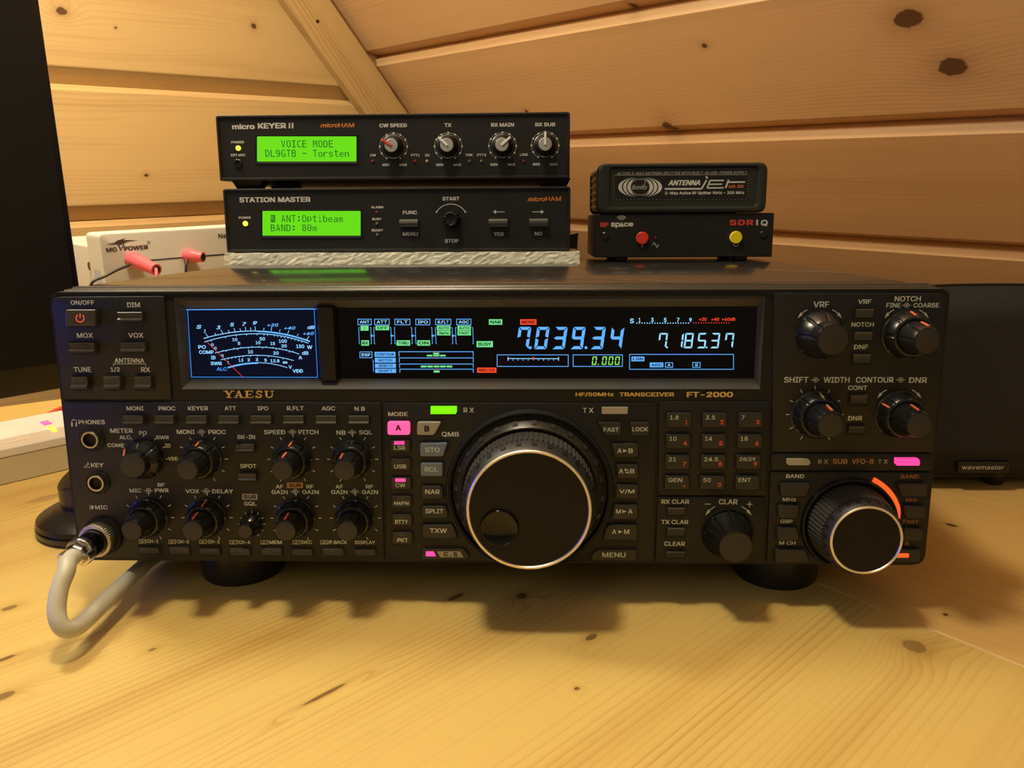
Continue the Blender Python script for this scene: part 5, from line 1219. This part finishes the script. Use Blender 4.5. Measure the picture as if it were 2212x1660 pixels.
# power supply
p0 = CAM + ray(213, 506) * .66
PF = Frame(Vector((p0.x, p0.y, 0)), RG); PH = p0.z
proot = thing('power_supply', 'cream power supply case with winged logo and red terminals, behind the radio beside the monitor', 'power supply', PF)
pw = .19
b = MB(PF); ledz = PF.P(300, 563.5, 0)[1]
fl = roundpoly([(0, .004), (pw, .004), (pw, PH), (0, PH)], .004, 4)
b.prism(inset(fl, .0), -.030, 0, .0012, 'psu'); b.obj('front_bezel', proot)
b = MB(PF); b.prism(roundpoly([(.004, .003), (pw - .004, .003), (pw - .004, PH - .012), (.004, PH - .012)], .002, 3), -.16, -.029, .001, 'psu', backbev=True)
b.tube([Vector((.0035, .040, PF.P(175, 588, 0)[1])), Vector((.0022, .040, PF.P(175, 588, 0)[1]))], .0035, 'screw', 14)
b.obj('case', proot)
b = MB(PF)
b.add([(-.0003, .008, .03), (-.0003, .022, .03), (-.0003, .022, PH - .030), (-.0003, .008, PH - .030)], [(0, 1, 2, 3)], 'bluelabel')
dP = .0004
def PT(t, cx, cy, w_, h_, **k): b.text(t, cx, cy, w_, h_, 'psuink', d=dP, **k)
PT('MC', 241, 539.5, 24, 9, bold=.035); PT('POWER', 294, 535.5, 53, 9.5, bold=.035); PT('Ne', 481, 509.5, 19, 10, bold=.02)
b.arcp(321, 524, 3.4, 0, 360, .8, 'psuink', dP, 10); PT('R', 321, 524, 2.6, 3.2)
b.flat([PF.P(228, 528.5, dP), PF.P(246, 525, dP), PF.P(254, 519.5, dP), PF.P(264, 517, dP), PF.P(273, 514, dP), PF.P(266, 519, dP), PF.P(300, 519, dP), PF.P(276, 522, dP), PF.P(262, 529, dP), PF.P(256, 530, dP), PF.P(250, 528, dP)], dP, 'psuink')
b.seg((256, 530), (262, 541), 3, 'psuink', dP); b.seg((268, 528), (263, 537), 2.4, 'psuink', dP)
b.path([(320, 563), (400, 556.3), (520, 547)], 2.4, 'well', dP)
b.obj('printed_lettering', proot, smooth=False)
def terminal(px, py, px2, py2, r, L_):
    a = PF.Q(px, py, .006); e = PF.Q(px2, py2, L_); b = MB(PF)
    pts = [Vector((a.x, 0.001, a.z)), a, a.lerp(e, .45), a.lerp(e, .55), e]
    b.tube(pts, [r * 1.05, r * 1.08, r * 1.0, r * .9, r * .80], 'coral', 24, caps=True)
    dirv = (e - a).normalized(); b.tube([e + dirv * .00005, e + dirv * .0002], r * .55, 'well', 18)
    return b.obj('terminal', proot)
terminal(291, 562, 338, 583, .0058, .036)['label'] = 'red terminal with banana plug'
terminal(413, 552.5, 439, 556, .0053, .016)
b = MB(PF); q = [PF.Q(290, 566, .006), PF.Q(276, 574, .010), PF.Q(250, 585, .013), PF.Q(225, 598, .014), PF.Q(200, 610, .014), PF.Q(190, 640, .012)]
b.tube(catmull(q), .0011, 'wire', 10); b.tube(catmull([PF.Q(404, 560, .007), PF.Q(402, 575, .010), PF.Q(401, 600, .010), PF.Q(400, 640, .010)]), .0011, 'wire', 10); b.obj('black_wire', proot)
b = MB(PF); b.tube(catmull([PF.Q(337, 581, .037), PF.Q(338, 595, .043), PF.Q(337, 620, .043), PF.Q(335, 650, .035)]), .0014, 'coral', 10); b.obj('red_wire', proot)

# red lead lying on the desk behind the white box
def Dk(px, py, zz=.0022):
    d = ray(px, py); t = (zz - CAM.z) / d.z; return CAM + t * d
b = MB(); b.tube(catmull([Dk(90, 904, .0022), Dk(106, 895, .0023), Dk(125, 886, .0026), Dk(150, 878, .0026), Dk(190, 880, .0023)]), .0020, 'redwire', 12)
tag(b.obj('red_lead'), 'red wire on the desk behind the low white box', 'wire')

# monitor: screen plane parallel to the gable wall, front at the ray distance below
mp = CAM + ray(201, 828) * .60
MF = Frame(Vector((mp.x, mp.y, 0)), RG); mz = mp.z
mroot2 = thing('computer_monitor', 'large black computer monitor at the left edge, seen from its right corner', 'monitor', MF)
b = MB(MF); b.prism(roundpoly([(-.55, mz), (0, mz), (0, mz + .34), (-.55, mz + .34)], .002, 2), -.016, 0, .0008, 'monitor', backbev=True)
b.prism(roundpoly([(-.46, mz + .05), (-.10, mz + .05), (-.10, mz + .29), (-.46, mz + .29)], .01, 3), -.034, -.015, .006, 'monitor', backbev=True); b.obj('housing', mroot2)
b = MB(MF); b.prism([(-.536, mz + .019), (-.004, mz + .019), (-.004, mz + .336), (-.536, mz + .336)], -.001, .0003, 0, 'screen')
so = b.obj('screen', mroot2, smooth=False)
b = MB(MF); b.flat([(-.52, mz + .03), (-.36, mz + .03), (-.36, mz + .16), (-.52, mz + .16)], .0005, 'blue_glow'); b.obj('added_glow_patch', so, smooth=False)  # out-of-view glowing patch added to tint the radio's left panel blue
b = MB(MF); b.box(-.31, -.25, .040, .052, .006, mz + .16, 'monitor', bev=.002); b.box(-.29, -.27, .030, .042, mz + .10, mz + .15, 'monitor'); b.obj('stand_column', mroot2)
b = MB(MF); b.box(-.38, -.18, .0732 - .04 + .04, .17, .0002, .007, 'monitor', bev=.002); b.obj('stand_base', mroot2)

# ------------------------------------------------------------------ loudspeaker on the right
SY = .150
spw = .092
SPF = Frame((.508, SY, 0), Matrix.Identity(3))
sproot = thing('loudspeaker', 'black cloth covered loudspeaker with a small name badge, right of the radio', 'loudspeaker', SPF)
zt_ = SPF.P(2130, 613.5, -.004)[1]
def arch(hw, z0, z1, rise, r=.012, n=14):
    pts = [(-hw + .004, z0), (hw - .004, z0), (hw, z0 + .006)]
    pts += [(hw, z1 - rise - .004)]
    for i in range(n + 1):
        t = i / n; x = hw * (1 - 2 * t) * .985; pts.append((x, z1 - rise * abs(1 - 2 * t) ** 2.4))
    pts += [(-hw, z1 - rise - .004), (-hw, z0 + .006)]
    return pts
b = MB(SPF); oo = arch(spw, .0055, zt_, .006); n = len(oo); rgs = [([(x * .6, z_ * .62 + .0032) for x, z_ in oo], -.10), ([(x * .82, z_ * .86 + .0012) for x, z_ in oo], -.055), ([(x * .97, z_ * .985) for x, z_ in oo], -.018), (oo, -.006)]
b.add([(x, -d, z_) for rp, d in rgs for x, z_ in rp], [(q * n + i, q * n + (i + 1) % n, (q + 1) * n + (i + 1) % n, (q + 1) * n + i) for q in range(3) for i in range(n)] + [tuple(range(n)), tuple(range(3 * n, 4 * n))], 'speakerbody'); b.obj('cabinet', sproot)
b = MB(SPF); nx, nz = 40, 16; g = []
for q in range(nx + 1):
    uu = 2 * q / nx - 1; x = spw * .995 * uu; zt2 = zt_ - .0015 - .006 * abs(uu) ** 2.4 - (.006 if abs(uu) == 1 else 0)
    for r in range(nz + 1):
        zz = .0065 + (zt2 - .0065) * r / nz; e = min(r, nz - r, 2) / 2 * min(q, nx - q, 2) / 2
        g.append((x, -(-.0055 + e * (.0065 + .0032 * (1 - uu * uu))), zz))
b.add(g, [(q * (nz + 1) + r, (q + 1) * (nz + 1) + r, (q + 1) * (nz + 1) + r + 1, q * (nz + 1) + r + 1) for q in range(nx) for r in range(nz)], 'cloth'); b.obj('grille_cloth', sproot)
b = MB(SPF); b.prism(roundpoly([SPF.P(2067, 1021, .0035), SPF.P(2178, 1021, .0035), SPF.P(2178, 997, .0035), SPF.P(2067, 997, .0035)], .0008, 2), .0015, .0048, .0004, 'speakerbody')
b.text('wavemaster', 2123, 1010.5, 91, 8.6, 'whiteprint', d=.0049, bold=.01); b.obj('name_badge', sproot, smooth=False)
for x in (-.060, .0265 + .04 - .04):
    pass
for x in (-.055, .022):
    for y in (.012, .078):
        b = MB(SPF); n = 20; v = [(x + rr * math.cos(2 * math.pi * i / n), y + rr * math.sin(2 * math.pi * i / n), zz) for rr, zz in ((.0085, .010), (.0075, .002), (.006, -.0004)) for i in range(n)]
        b.add(v, [(q * n + i, q * n + (i + 1) % n, (q + 1) * n + (i + 1) % n, (q + 1) * n + i) for q in range(2) for i in range(n)] + [tuple(range(n)), tuple(range(2 * n, 3 * n))], 'speakerbody'); b.obj('foot', sproot)
